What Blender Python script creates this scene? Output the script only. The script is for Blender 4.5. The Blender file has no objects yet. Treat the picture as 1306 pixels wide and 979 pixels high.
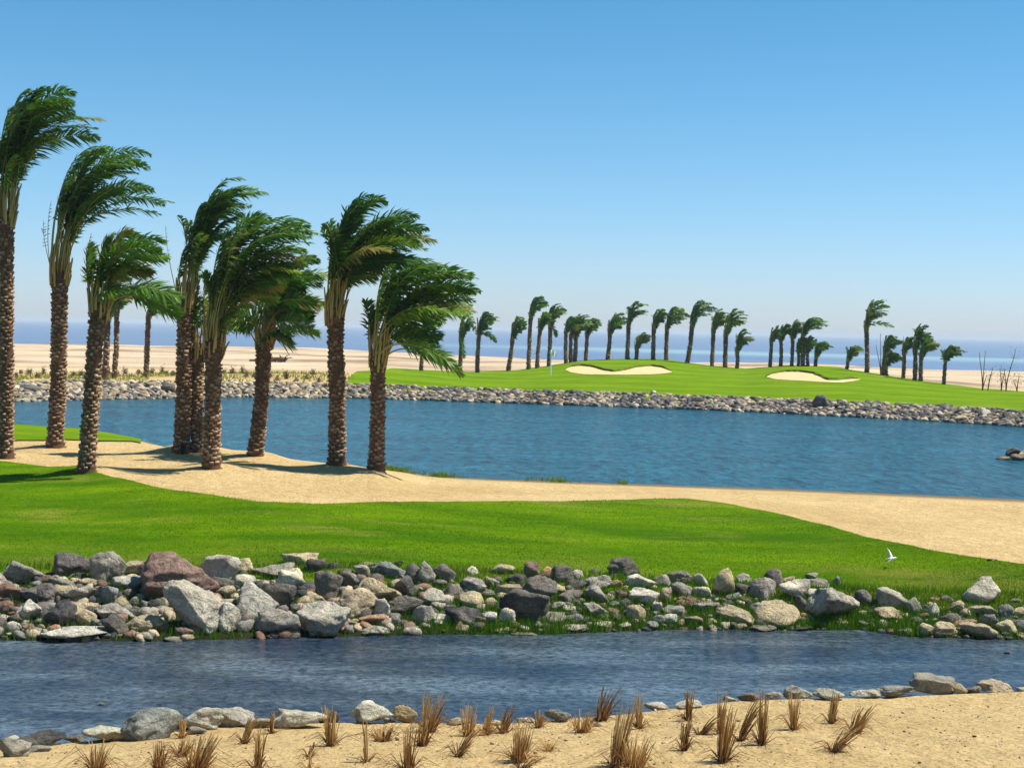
import bpy, math, random
import numpy as np
from mathutils import Matrix, Vector, noise as mn
R = math.radians
rng = np.random.default_rng(7)
random.seed(7)
SC = bpy.context.scene
HAZE = 2.3e-4
COL = SC.collection

# ------------------------------------------------------------------ camera
F = 1900.0; CX, CY = 653.0, 489.5; HC = 4.2
PIT = math.atan(70/F); ROLL = 0.02
FW = np.array([0, math.cos(PIT), -math.sin(PIT)]); UP0 = np.array([0, math.sin(PIT), math.cos(PIT)]); RT0 = np.array([1., 0, 0])
RC = RT0*math.cos(ROLL)+UP0*math.sin(ROLL); UC = -RT0*math.sin(ROLL)+UP0*math.cos(ROLL)
def ray(px, py):
    d = FW+RC*((px-CX)/F)+UC*((CY-py)/F)
    return d/d[1]                       # scaled so that y == 1: distance parameter is the world y
cam = bpy.data.cameras.new('camera'); cam.sensor_width = 36; cam.lens = 36*F/1306
cam.clip_start = .1; cam.clip_end = 60000
co = bpy.data.objects.new('camera', cam); COL.objects.link(co)
M = Matrix.Identity(4)
for i in range(3):
    M[i][0] = RC[i]; M[i][1] = UC[i]; M[i][2] = -FW[i]
M[2][3] = HC
co.matrix_world = M
SC.camera = co

# ------------------------------------------------------------------ light
EL, AZ = 60, 6            # sun height, and its bearing measured from +x towards +y
w = bpy.data.worlds.new('World'); SC.world = w; w.use_nodes = True
nt = w.node_tree; bg = nt.nodes['Background']
sky = nt.nodes.new('ShaderNodeTexSky'); sky.sky_type = 'NISHITA'; sky.sun_disc = False
sky.sun_elevation = R(EL); sky.sun_rotation = R(90-AZ); sky.altitude = 0
sky.air_density = 1.0; sky.dust_density = .3; sky.ozone_density = 2.2
tc = nt.nodes.new('ShaderNodeTexCoord'); sx = nt.nodes.new('ShaderNodeSeparateXYZ'); nt.links.new(tc.outputs['Generated'], sx.inputs[0])
rp = nt.nodes.new('ShaderNodeValToRGB'); e = rp.color_ramp.elements      # clear marine air: bluer than the stock sky
e[0].position = 0; e[0].color = (.80, .96, 1.40, 1); e[1].position = .25; e[1].color = (.36, .86, 1.02, 1)
e2 = e.new(.10); e2.color = (.60, .92, 1.18, 1)
nt.links.new(sx.outputs[2], rp.inputs[0])
mx = nt.nodes.new('ShaderNodeMix'); mx.data_type = 'RGBA'; mx.blend_type = 'MULTIPLY'; mx.inputs[0].default_value = 1
nt.links.new(sky.outputs[0], mx.inputs[6]); nt.links.new(rp.outputs[0], mx.inputs[7])
nt.links.new(mx.outputs[2], bg.inputs[0]); bg.inputs[1].default_value = .078
L = bpy.data.lights.new('sun', 'SUN'); L.energy = 5.0; L.angle = R(.55); L.color = (1, .95, .86)
lo = bpy.data.objects.new('sun', L); COL.objects.link(lo)
sd = Vector((math.cos(R(EL))*math.cos(R(AZ)), math.cos(R(EL))*math.sin(R(AZ)), math.sin(R(EL))))
lo.rotation_euler = sd.to_track_quat('Z', 'Y').to_euler()
vs = SC.view_settings; vs.view_transform = 'Standard'; vs.look = 'None'; vs.gamma = 1; vs.exposure = .64
vs.use_curve_mapping = False

# ------------------------------------------------------------------ helpers
def tag(o, label=None, cat=None, group=None, kind=None):
    if label: o['label'] = label
    if cat: o['category'] = cat
    if group: o['group'] = group
    if kind: o['kind'] = kind
    return o
def mesh(name, V, Fc, mats=(), parent=None, smooth=False, col=None, midx=None):
    V = np.asarray(V, dtype=np.float32).reshape(-1, 3)
    me = bpy.data.meshes.new(name)
    if isinstance(Fc, np.ndarray):
        k = Fc.shape[1]; n = len(Fc)
        me.vertices.add(len(V)); me.vertices.foreach_set('co', V.ravel())
        me.loops.add(n*k); me.loops.foreach_set('vertex_index', Fc.astype(np.int32).ravel())
        me.polygons.add(n); me.polygons.foreach_set('loop_start', np.arange(0, n*k, k, dtype=np.int32))
        me.update(calc_edges=True)
    else:
        me.from_pydata([tuple(v) for v in V], [], Fc)
    for m in (mats if isinstance(mats, (list, tuple)) else [mats]): me.materials.append(m)
    if smooth: me.polygons.foreach_set('use_smooth', np.ones(len(me.polygons), dtype=bool))
    if midx is not None: me.polygons.foreach_set('material_index', np.asarray(midx, dtype=np.int32))
    if col is not None:
        a = me.color_attributes.new('tint', 'FLOAT_COLOR', 'POINT')
        c = np.asarray(col, dtype=np.float32)
        if c.ndim == 1: c = np.stack([c, c, c], 1)
        a.data.foreach_set('color', np.concatenate([c, np.ones((len(c), 1), np.float32)], 1).ravel())
    me.update()
    o = bpy.data.objects.new(name, me); COL.objects.link(o)
    if parent: o.parent = parent
    return o
def empty(name, loc):
    o = bpy.data.objects.new(name, None); COL.objects.link(o); o.location = loc; o.empty_display_size = .3
    return o
def gridfaces(nr, nc):
    i = np.arange(nr-1)[:, None]*nc+np.arange(nc-1)[None, :]
    i = i.ravel()
    return np.stack([i, i+1, i+nc+1, i+nc], 1)
def fbm(x, y, f, seed=0, o=3):
    out = np.zeros(x.size); xf = x.ravel(); yf = y.ravel()
    for k in range(x.size):
        out[k] = mn.fractal(Vector((xf[k]*f, yf[k]*f, seed)), 1.0, 2.0, o)
    return out.reshape(x.shape)
# cheap value noise on arrays
_T = rng.random((256, 256))
def vn(x, y):
    xi = np.floor(x).astype(int); yi = np.floor(y).astype(int); fx = x-xi; fy = y-yi
    fx = fx*fx*(3-2*fx); fy = fy*fy*(3-2*fy)
    g = lambda a, b: _T[a % 256, b % 256]
    return (g(xi, yi)*(1-fx)+g(xi+1, yi)*fx)*(1-fy)+(g(xi, yi+1)*(1-fx)+g(xi+1, yi+1)*fx)*fy-.5
def fn(x, y, f, o=4):
    s = 0; a = 1
    for k in range(o):
        s = s+a*vn(x*f+17.3*k, y*f+5.1*k); a *= .5; f *= 2.03
    return s

# ------------------------------------------------------------------ materials
def mat(name, rough=.9, spec=.3):
    m = bpy.data.materials.new(name); m.use_nodes = True
    b = m.node_tree.nodes['Principled BSDF']; b.inputs['Roughness'].default_value = rough
    b.inputs['Specular IOR Level'].default_value = spec
    return m, m.node_tree, b
def N(nt, t, **kw):
    n = nt.nodes.new(t)
    for k, v in kw.items():
        if k in n.inputs: n.inputs[k].default_value = v
        else: setattr(n, k, v)
    return n
def lk(nt, a, b): nt.links.new(a, b)
def coords(nt, scale=(1, 1, 1), obj=False):
    c = nt.nodes.new('ShaderNodeTexCoord') if obj else nt.nodes.new('ShaderNodeNewGeometry')
    mp = nt.nodes.new('ShaderNodeMapping'); mp.inputs['Scale'].default_value = scale
    lk(nt, c.outputs['Object' if obj else 'Position'], mp.inputs['Vector'])
    return mp.outputs[0]
def noise_(nt, vec, scale, detail=5, rough=.6, dist=0):
    n = N(nt, 'ShaderNodeTexNoise', Scale=scale, Detail=detail, Roughness=rough, Distortion=dist)
    lk(nt, vec, n.inputs['Vector']); return n.outputs['Fac']
def ramp(nt, fac, stops):
    r = nt.nodes.new('ShaderNodeValToRGB'); e = r.color_ramp.elements
    while len(e) < len(stops): e.new(.5)
    for k, (p, c) in enumerate(stops):
        e[k].position = p; e[k].color = (*c, 1) if len(c) == 3 else c
    lk(nt, fac, r.inputs[0]); return r.outputs[0]
def mix(nt, fac, a, b, mode='MIX'):
    m = nt.nodes.new('ShaderNodeMix'); m.data_type = 'RGBA'; m.blend_type = mode
    for sock, v in ((0, fac), (6, a), (7, b)):
        if isinstance(v, (float, int)): m.inputs[sock].default_value = v
        elif isinstance(v, tuple): m.inputs[sock].default_value = (*v, 1) if len(v) == 3 else v
        else: lk(nt, v, m.inputs[sock])
    return m.outputs[2]
def bump(nt, b, h, strength=.5, dist=.05):
    n = N(nt, 'ShaderNodeBump', Strength=strength, Distance=dist)
    lk(nt, h, n.inputs['Height']); lk(nt, n.outputs[0], b.inputs['Normal'])
def madd(nt, a, op, v):
    n = nt.nodes.new('ShaderNodeMath'); n.operation = op
    lk(nt, a, n.inputs[0])
    if isinstance(v, (float, int)): n.inputs[1].default_value = v
    else: lk(nt, v, n.inputs[1])
    return n.outputs[0]
g3 = (0, 0, 0); g1 = (1, 1, 1)

# sand
m_sand, t, b = mat('sand', 1, .15); v = coords(t)
c1 = ramp(t, noise_(t, v, .25, 6), [(.3, (.48, .335, .145)), (.7, (.62, .455, .22))])
c2 = ramp(t, noise_(t, v, 22, 6, .75), [(.36, (.48, .45, .41)), (.48, (.95, .95, .95)), (.68, (1.12, 1.1, 1.06))])
c3 = ramp(t, noise_(t, v, 3.2, 5, .7), [(.3, (.84, .82, .78)), (.6, (1.03, 1.03, 1.03))])
cc = mix(t, 1., mix(t, 1., c1, c2, 'MULTIPLY'), c3, 'MULTIPLY')
sx = t.nodes.new('ShaderNodeSeparateXYZ'); lk(t, t.nodes['Geometry'].outputs['Position'], sx.inputs[0])
far = t.nodes.new('ShaderNodeMapRange'); far.inputs[1].default_value = 88; far.inputs[2].default_value = 160; lk(t, sx.outputs[1], far.inputs[0])
vf = coords(t, (.35, 1, 1))
des = ramp(t, noise_(t, vf, .09, 6, .65), [(.36, (.24, .16, .10)), (.46, (.44, .33, .21)), (.62, (.56, .44, .29))])
cc = mix(t, far.outputs[0], cc, des)
wet = t.nodes.new('ShaderNodeMapRange'); wet.inputs[1].default_value = .02; wet.inputs[2].default_value = .12; lk(t, sx.outputs[2], wet.inputs[0])
nearm = t.nodes.new('ShaderNodeMapRange'); nearm.inputs[1].default_value = 60; nearm.inputs[2].default_value = 62; lk(t, sx.outputs[1], nearm.inputs[0])
wm = madd(t, wet.outputs[0], 'MAXIMUM', nearm.outputs[0])
cc = mix(t, wm, (.16, .115, .06), cc)
lk(t, cc, b.inputs['Base Color'])
bump(t, b, madd(t, noise_(t, v, 9, 8, .7), 'ADD', madd(t, noise_(t, v, 2.2, 4, .6), 'MULTIPLY', 2.2)), .9, .09)

# grass (mown lawn)
def lawn(name, a, c, dry, stripe=0, bw=1.3):
    m, t, b = mat(name, .95, .03)
    v = coords(t, (1, 1, 1)); vs_ = coords(t, (.25, 1, 1))
    base = ramp(t, noise_(t, vs_, 1.1, 6, .65), [(.33, a), (.66, c)])
    fine = ramp(t, noise_(t, coords(t, (.5, 1, 1)), 14, 6, .8), [(.3, (.62, .66, .5)), (.5, g1), (.7, (1.35, 1.22, 1.2))])
    cc = mix(t, 1., base, fine, 'MULTIPLY')
    dr = ramp(t, noise_(t, vs_, .8, 7, .7), [(.55, g3), (.68, (dry,)*3)])
    px_ = t.nodes.new('ShaderNodeSeparateXYZ'); lk(t, t.nodes['Geometry'].outputs['Position'], px_.inputs[0])
    band = madd(t, madd(t, madd(t, px_.outputs[1], 'ADD', madd(t, px_.outputs[0], 'MULTIPLY', .35)), 'MULTIPLY', bw), 'SINE', 0.)
    cc = mix(t, 1., cc, ramp(t, madd(t, madd(t, band, 'MULTIPLY', .5), 'ADD', .5), [(.3, (.90, .92, .9)), (.7, (1.10, 1.06, 1.0))]), 'MULTIPLY')
    cc = mix(t, dr, cc, (.30, .25, .05))
    if stripe:
        nz = t.nodes.new('ShaderNodeMapRange'); nz.inputs[1].default_value = 24.6; nz.inputs[2].default_value = 22.2; lk(t, px_.outputs[1], nz.inputs[0])
        cc = mix(t, madd(t, nz.outputs[0], 'MULTIPLY', ramp(t, noise_(t, vs_, 1.7, 6, .7), [(.44, g3), (.60, (.7,)*3)])), cc, (.26, .20, .05))
    lk(t, cc, b.inputs['Base Color'])
    bump(t, b, noise_(t, v, 26, 5, .8), .9, .05)
    return m
m_lawn = lawn('lawn_grass', (.045, .135, .0), (.135, .24, .0), .7, 1, 2.2)
m_lawn2 = lawn('green_grass', (.075, .17, .0), (.155, .25, .0), .4, 0, .8)
def leafmat(name, stops, tr=.25, rough=.5):
    m, t, b = mat(name, rough, .3)
    at = t.nodes.new('ShaderNodeAttribute'); at.attribute_name = 'tint'
    cc = ramp(t, at.outputs['Fac'], stops)
    lk(t, cc, b.inputs['Base Color'])
    tl = t.nodes.new('ShaderNodeBsdfTranslucent'); lk(t, cc, tl.inputs[0])
    ms = t.nodes.new('ShaderNodeMixShader'); ms.inputs[0].default_value = tr
    lk(t, b.outputs[0], ms.inputs[1]); lk(t, tl.outputs[0], ms.inputs[2])
    lk(t, ms.outputs[0], t.nodes['Material Output'].inputs[0])
    return m
m_frond = leafmat('palm_leaflets', [(0, (.020, .085, .008)), (.45, (.070, .18, .012)), (.8, (.17, .29, .018)), (.9, (.24, .22, .03)), (1, (.30, .21, .07))], .38, .4)
m_stalk = leafmat('palm_stalks', [(0, (.22, .24, .04)), (.5, (.38, .31, .09)), (1, (.30, .16, .07))], .05, .6)
m_blade = leafmat('grass_blades', [(0, (.025, .09, .0)), (.5, (.095, .23, .0)), (.85, (.21, .32, .004)), (1, (.38, .31, .07))], .35, .8)
m_dry = leafmat('dry_stems', [(0, (.08, .035, .015)), (.4, (.28, .13, .04)), (.75, (.55, .32, .09)), (1, (.72, .52, .25))], .1, .8)
# trunk
m_trunk, t, b = mat('palm_trunk', .95, .1)
at = t.nodes.new('ShaderNodeAttribute'); at.attribute_name = 'tint'
v = coords(t, obj=True)
cc = ramp(t, at.outputs['Fac'], [(0, (.075, .045, .028)), (.35, (.20, .12, .07)), (.7, (.38, .27, .165)), (1, (.54, .43, .29))])
cc = mix(t, 1., cc, ramp(t, noise_(t, v, 12, 5, .7), [(.3, (.6, .55, .5)), (.65, (1.1, 1.1, 1.1))]), 'MULTIPLY')
lk(t, cc, b.inputs['Base Color']); bump(t, b, noise_(t, v, 30, 5, .8), .8, .02)
# rock, tinted by the object's own colour
m_rock, t, b = mat('rock', .88, .25)
oi = t.nodes.new('ShaderNodeObjectInfo'); v0 = coords(t, obj=True)
ad = t.nodes.new('ShaderNodeVectorMath'); ad.operation = 'ADD'
sc_ = t.nodes.new('ShaderNodeVectorMath'); sc_.operation = 'SCALE'; sc_.inputs[0].default_value = (31, 17, 23); lk(t, oi.outputs['Random'], sc_.inputs['Scale'])
lk(t, v0, ad.inputs[0]); lk(t, sc_.outputs[0], ad.inputs[1]); v = ad.outputs[0]
vein = ramp(t, noise_(t, v, 4.5, 8, .72, .6), [(.34, (.38, .37, .37)), (.47, (.88, .88, .88)), (.64, (1.35, 1.32, 1.24))])
cc = mix(t, 1., oi.outputs['Color'], vein, 'MULTIPLY')
blot = ramp(t, noise_(t, v, 1.8, 4, .6, .3), [(.45, g3), (.58, (.75,)*3)])
cc = mix(t, blot, cc, mix(t, .5, cc, (.34, .29, .20)))
spk = ramp(t, noise_(t, v, 38, 4, .8), [(.35, (.6, .6, .6)), (.5, g1), (.68, (1.25, 1.25, 1.22))])
cc = mix(t, 1., cc, spk, 'MULTIPLY')
gz = t.nodes.new('ShaderNodeNewGeometry'); sz = t.nodes.new('ShaderNodeSeparateXYZ'); lk(t, gz.outputs['Position'], sz.inputs[0])   # stones stay wet and algae-dark at the water's edge
wz = t.nodes.new('ShaderNodeMapRange'); wz.inputs[1].default_value = .02; wz.inputs[2].default_value = .085; lk(t, sz.outputs[2], wz.inputs[0])
cc = mix(t, wz.outputs[0], mix(t, 1., cc, (.36, .38, .30), 'MULTIPLY'), cc)
lk(t, cc, b.inputs['Base Color'])
bump(t, b, madd(t, noise_(t, v, 8, 9, .72), 'ADD', madd(t, noise_(t, v, 2.5, 5, .6, .8), 'MULTIPLY', 2.0)), 1., .11)
# rubble (far bank mass): tint per stone
m_rub, t, b = mat('rubble', .9, .2)
at = t.nodes.new('ShaderNodeAttribute'); at.attribute_name = 'tint'; v = coords(t)
cc = mix(t, 1., at.outputs['Color'], ramp(t, noise_(t, v, 5, 5, .7), [(.3, (.6, .6, .6)), (.65, (1.25, 1.2, 1.15))]), 'MULTIPLY')
lk(t, cc, b.inputs['Base Color']); bump(t, b, noise_(t, v, 7, 5, .7), .8, .06)
# earth between the stones, near black: the shade of the gaps is painted in
m_earth, t, b = mat('shaded_earth', 1, .1); v = coords(t)
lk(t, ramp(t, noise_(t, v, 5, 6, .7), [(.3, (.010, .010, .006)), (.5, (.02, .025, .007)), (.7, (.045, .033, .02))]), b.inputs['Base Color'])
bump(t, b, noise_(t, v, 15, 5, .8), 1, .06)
# water
def water(name, c1, c2, rough, sc, amp, spec, stretch=(.45, 1, 1)):
    m, t, b = mat(name, rough, spec)
    b.inputs['IOR'].default_value = 1.33
    v = coords(t, stretch)
    cc = ramp(t, noise_(t, v, sc*.8, 6, .8, .3), [(.38, c1), (.61, c2)])  # light and dark of the ripples painted into the colour, for wave glints
    pat = ramp(t, noise_(t, coords(t, (.3, 1, 1)), .35 if sc < 5 else .9, 4, .6), [(.35, (.72, .78, .82)), (.65, (1.28, 1.2, 1.16))] if sc < 5 else [(.36, (.45, .5, .6)), (.5, (.95, .9, .85)), (.62, (1.75, 1.6, 1.45))])  # broad streaks painted in for uneven reflections on the water
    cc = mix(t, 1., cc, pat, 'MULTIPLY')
    lk(t, cc, b.inputs['Base Color'])
    h = madd(t, noise_(t, v, sc, 6, .62, .4), 'ADD', madd(t, noise_(t, v, sc*.22, 3, .5), 'MULTIPLY', 1.2))
    bump(t, b, h, 1., amp)
    return m
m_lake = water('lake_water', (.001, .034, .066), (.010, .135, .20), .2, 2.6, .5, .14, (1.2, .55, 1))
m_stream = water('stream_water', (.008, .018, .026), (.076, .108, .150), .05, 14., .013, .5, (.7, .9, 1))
m_sea, t, b = mat('sea_water', .35, .3)
gp = t.nodes.new('ShaderNodeNewGeometry'); sp = t.nodes.new('ShaderNodeSeparateXYZ'); lk(t, gp.outputs['Position'], sp.inputs[0])
# reef shallows: a band across the bay, bent a little, only towards +x
vv = coords(t, (.0022, .0035, 1)); wob = noise_(t, vv, 1.0, 5, .6)
q = madd(t, sp.outputs[0], 'MULTIPLY', -.42)
q = madd(t, madd(t, sp.outputs[1], 'ADD', madd(t, q, 'MULTIPLY', -1.)), 'ADD', madd(t, wob, 'MULTIPLY', 260.))
r1 = ramp(t, madd(t, madd(t, q, 'SUBTRACT', 880.), 'MULTIPLY', .0016), [(.0, g3), (.08, (.5,)*3), (.14, g1), (.18, g1), (.34, g3)])
sgx = t.nodes.new('ShaderNodeMapRange'); sgx.inputs[1].default_value = -120; sgx.inputs[2].default_value = 60; lk(t, sp.outputs[0], sgx.inputs[0])
fac = madd(t, madd(t, sgx.outputs[0], 'MULTIPLY', .6), 'MULTIPLY', r1)
cc = mix(t, fac, ramp(t, noise_(t, coords(t, (.25, 1, 1)), .05, 5, .7), [(.3, (.09, .135, .23)), (.7, (.13, .185, .28))]), (.30, .46, .42))
lk(t, cc, b.inputs['Base Color'])
bump(t, b, noise_(t, coords(t, (.4, 1, 1)), .5, 4), .7, .6)
# plain ones
def plain(name, c, rough=.7, spec=.3, var=.25):
    m, t, b = mat(name, rough, spec); v = coords(t, obj=True)
    lk(t, ramp(t, noise_(t, v, 9, 5), [(.3, tuple(x*(1-var) for x in c)), (.7, tuple(min(1, x*(1+var*.5)) for x in c))]), b.inputs['Base Color'])
    return m
m_white = plain('white_paint', (.8, .8, .78)); m_feather = plain('white_feathers', (.85, .85, .84), .8, .2, .08)
m_greyf = plain('grey_feathers', (.25, .24, .22)); m_pipe = plain('black_plastic', (.02, .02, .022), .4)
m_bill = plain('orange_bill', (.5, .25, .05)); m_bark = plain('grey_bark', (.15, .11, .08))
m_bsand, t, b = mat('bunker_sand', 1, .1)
lk(t, ramp(t, noise_(t, coords(t), 1.5, 5), [(.3, (.52, .38, .18)), (.7, (.60, .45, .23))]), b.inputs['Base Color'])

# ------------------------------------------------------------------ terrain from contour curves
def curve(pts):           # (px, py, z) -> u, d, z
    o = []
    for px, py, z in pts:
        r = ray(px, py); d = (HC-z)/(-r[2]); o.append((r[0], d, z))
    o = np.array(sorted(o)); return o
def curve_d(pts):         # (px, py, d) -> u, d, z
    o = []
    for px, py, d in pts:
        r = ray(px, py); o.append((r[0], d, HC+r[2]*d))
    return np.array(sorted(o))
def flat(u0, d, z): return np.array([[u0, d, z], [u0+.001, d, z]])
def sh(c, dd, z):
    o = c.copy(); o[:, 1] += dd; o[:, 2] = z if z is not None else o[:, 2]; return o
k_lip = curve([(0, 956, .13), (100, 948, .13), (200, 934, .13), (330, 925, .13), (450, 922, .13), (640, 924, .12), (800, 911, .12), (950, 893, .12), (1100, 890, .12), (1306, 882, .12)])
k_near = k_lip.copy(); k_near[:, 1] += .55; k_near[:, 2] = -.02
k_far = curve([(0, 817, 0), (200, 818, 0), (430, 812, 0), (560, 809, 0), (700, 809, 0), (860, 803, 0), (1000, 804, 0), (1100, 803, 0), (1160, 812, 0), (1306, 816, 0)])
k_top = curve_d([(0, 728, 22.5), (200, 730, 22.5), (430, 728, 22.4), (650, 738, 22.4), (900, 747, 22.3), (1100, 757, 22.3), (1306, 768, 22.3)])
edge_px = [(-40, 585), (0, 590), (50, 596), (100, 603), (200, 622), (330, 641), (400, 644), (500, 642.5), (700, 639.5), (800, 637), (870, 636), (905, 640), (950, 648), (1000, 658), (1100, 685), (1200, 705), (1280, 719), (1345, 728)]
ez = lambda x: .9 if x < 200 else .9-(x-200)/1100*.35
k_edge = curve([(x, y, ez(x)) for x, y in edge_px])
k_crest = curve([(0, 567, .85), (170, 568, .85), (215, 573, .85), (290, 577, .85), (335, 579, .85), (370, 590, .80), (480, 602, .72), (540, 612, .35), (700, 620, .2), (1000, 630, .18), (1306, 645, .15)])
k_shore = curve([(0, 540, 0), (100, 546, 0), (170, 558, 0), (215, 571, 0), (290, 574, 0), (340, 577, 0), (372, 586, 0), (480, 597, 0), (560, 607, 0), (620, 610, 0), (760, 615, 0), (1000, 623, 0), (1306, 636, 0)])
k_fsh = curve([(0, 512, 0), (100, 510, 0), (300, 506, 0), (480, 508, 0), (600, 512, 0), (780, 518, 0), (960, 525, 0), (1100, 532, 0), (1200, 537, 0), (1306, 544, 0)])
def dep(px, py, d): return (px, py, d)
fs = k_fsh
def fshd(px): r = ray(px, 500); return float(np.interp(r[0], fs[:, 0], fs[:, 1]))
k_ftop = curve_d([(x, y, fshd(x)+2.6) for x, y in [(0, 489), (300, 488), (480, 493), (600, 498), (750, 502), (960, 510), (1100, 515), (1200, 521), (1306, 527)]])
ridge_px = [(0, 477, 96), (300, 477, 97), (440, 476, 102), (500, 471, 110), (600, 475, 122), (660, 473, 128), (700, 468, 132), (740, 461, 136), (800, 459.5, 138), (850, 460.5, 138), (900, 467, 134), (950, 471, 130), (1000, 467, 130), (1060, 468, 128), (1110, 476, 122), (1180, 487, 115), (1250, 496, 108), (1306, 500, 104), (1345, 502, 103)]
k_ridge = curve_d(ridge_px)
k_back = k_ridge.copy(); k_back[:, 1] += 26; k_back[:, 2] = np.minimum(k_back[:, 2]-1.2, -.1)
k_coast = curve_d([(0, 437.5, 310), (100, 439, 310), (200, 441, 310), (330, 443, 310), (440, 446, 310), (560, 452, 300), (700, 459, 290), (800, 463, 280), (1000, 467, 280), (1100, 470, 280), (1306, 475, 280)])
CUR = [flat(0, -30, 2.6), flat(0, 4, 2.5), flat(0, 9, 1.3), curve([(0, 979, .55), (653, 979, .55), (1306, 979, .6)]), k_lip, k_near, sh(k_near, .8, -.35),
       sh(k_far, -.7, -.35), sh(k_far, .1, .02), k_top, k_edge, k_crest, k_shore, sh(k_shore, 1.8, -.8), sh(k_fsh, -2, -.8), k_fsh, k_ftop, k_ridge, k_back, k_coast,
       sh(k_coast, 22, -7.5), sh(k_coast, 400, -12)]
def zcurve(k, u): c = CUR[k]; return np.interp(u, c[:, 0], c[:, 1]), np.interp(u, c[:, 0], c[:, 2])
def sst(a, b, x): t_ = np.clip((x-a)/(b-a), 0, 1); return t_*t_*(3-2*t_)
FEET = [(8, 583), (70, 569), (110, 602), (232, 575), (253, 575), (270, 596), (325, 580), (430, 591), (480, 598)]
def H(x, y):
    x = np.asarray(x, float); y = np.asarray(y, float); x, y = np.broadcast_arrays(x, y)
    u = np.clip(x/np.maximum(y, 3.), -1, 1)
    z = np.full(x.shape, 2.6); d0, z0 = zcurve(0, u)
    for k in range(1, len(CUR)):
        d1, z1 = zcurve(k, u); d1 = np.maximum(d1, d0+.25)
        t_ = np.clip((y-d0)/(d1-d0), 0, 1)
        if k not in (8, 9, 10): t_ = .45*t_+.55*t_*t_*(3-2*t_)
        z = np.where(y >= d0, z0+(z1-z0)*t_, z); d0, z0 = d1, z1
    land = sst(.05, .3, z)
    z = z+land*(.05*fn(x, y, .35, 3)*sst(5, 12, y)*(1-sst(60, 80, y)*0)+.02*fn(x, y, 1.7, 3))
    for bx, by in FEET:
        q = ray(bx, by); k = (HC-.9)/(-q[2]); z = z+.13*np.exp(-((x-q[0]*k)**2+((y-k)*.8)**2)/.55)
    desert = sst(118, 175, y)*(1-sst(300, 318, y))
    z = z+desert*(1.1*fn(x*.5, y, .035, 4)+.5*np.abs(fn(x*.4, y, .12, 3)))
    lm = sst(85, 100, y)*(1-sst(120, 160, y))*sst(.1, -.02, u)*0
    return z
# small sand mounds at the feet of the palms
def hit(px, py, lo=8., hi=330.):
    r = ray(px, py); ds = np.concatenate([np.arange(lo, 45, .05), np.arange(45, hi, .25)])
    below = (HC+r[2]*ds) < H(r[0]*ds, ds)
    if not below.any(): d = hi
    else: d = ds[np.argmax(below)]
    return np.array([r[0]*d, d, HC+r[2]*d])
def Hf(x, y): return float(H(x, y))

ys = np.concatenate([np.linspace(-25, 8, 12), np.geomspace(8.3, 62, 330), np.linspace(62.5, 145, 210), np.geomspace(146, 345, 80), np.geomspace(360, 900, 8)])
ss = np.linspace(-.62, .62, 520)
X = ss[None, :]*(ys[:, None]+30); Y = np.repeat(ys[:, None], len(ss), 1)
Z = H(X, Y)
g = mesh('ground', np.stack([X, Y, Z], 2), gridfaces(*X.shape), m_sand, smooth=True)
tag(g, 'pale sand ground and desert around the golf lakes', 'ground', kind='structure')

def sheet(name, lo, hi, u0, u1, nc, nr, m, off=.03, skirt=.05, pw=1.):
    us = np.linspace(u0, u1, nc); tt = np.linspace(0, 1, nr)**pw
    D = lo(us)[None, :]+(hi(us)-lo(us))[None, :]*tt[:, None]; Xs = us[None, :]*D
    Zs = H(Xs, D)+off
    V = np.stack([Xs, D, Zs], 2)
    top = V[-1:].copy(); top[..., 2] -= skirt+off; top[..., 1] += .02
    V = np.concatenate([V, top], 0)
    return mesh(name, V, gridfaces(nr+1, nc), m, smooth=True)
ci = lambda c, k=1: (lambda u: np.interp(u, c[:, 0], c[:, k]))
jag = lambda u, a, f: a*fn(u*1000, u*0+3, f, 3)
o = sheet('near_lawn', lambda u: ci(k_top)(u)-.45+jag(u, .3, .05), lambda u: ci(k_edge)(u)+jag(u, .12, .02), -.62, .62, 900, 170, m_lawn)
tag(o, 'bright green mown lawn between the stony bank and the sand', 'lawn', kind='structure')
o = sheet('bank_soil_shade', lambda u: ci(k_far)(u)-.5, lambda u: ci(k_top)(u)-.3, -.62, .62, 500, 30, m_earth, .012, 0)
o2 = sheet('shore_soil_shade', lambda u: ci(k_fsh)(u)-.6, lambda u: ci(k_ftop)(u)-.1, -.62, .62, 400, 20, m_earth, .02, 0)
tag(o2, 'soil between the stones of the far bank, gap shade painted dark', 'soil', kind='structure')
tag(o, 'grassy soil of the stony bank under the boulders, gap shade painted dark', 'soil', kind='structure')
pt = curve([(-60, 561, .8), (0, 561, .8), (60, 560, .8), (120, 560, .8), (178, 562, .5)]); uu = ray(180, 560)[0]
o = sheet('peninsula_grass', lambda u: np.minimum(ci(k_crest)(u)+2.0+jag(u, 1.2, .05), ci(k_shore)(u)), lambda u: ci(k_shore)(u)+.2, -.62, uu, 220, 40, m_lawn2)
tag(o, 'small green grass patch on the sand spit by the lake', 'grass', kind='structure')
ua = ray(436, 475)[0]
def flo(u): return ci(k_ftop)(u)-.9
def fhi(u):
    a = ci(k_ftop)(u); h = ci(k_ridge)(u)+5
    return a-.8+(h-a)*np.clip((u-ua)/.012, 0, 1)
o = sheet('far_green', flo, fhi, ua, .62, 520, 110, m_lawn2, .05, .1)
tag(o, 'bright golf green rising behind the far stone bank', 'golf green', kind='structure')

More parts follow.
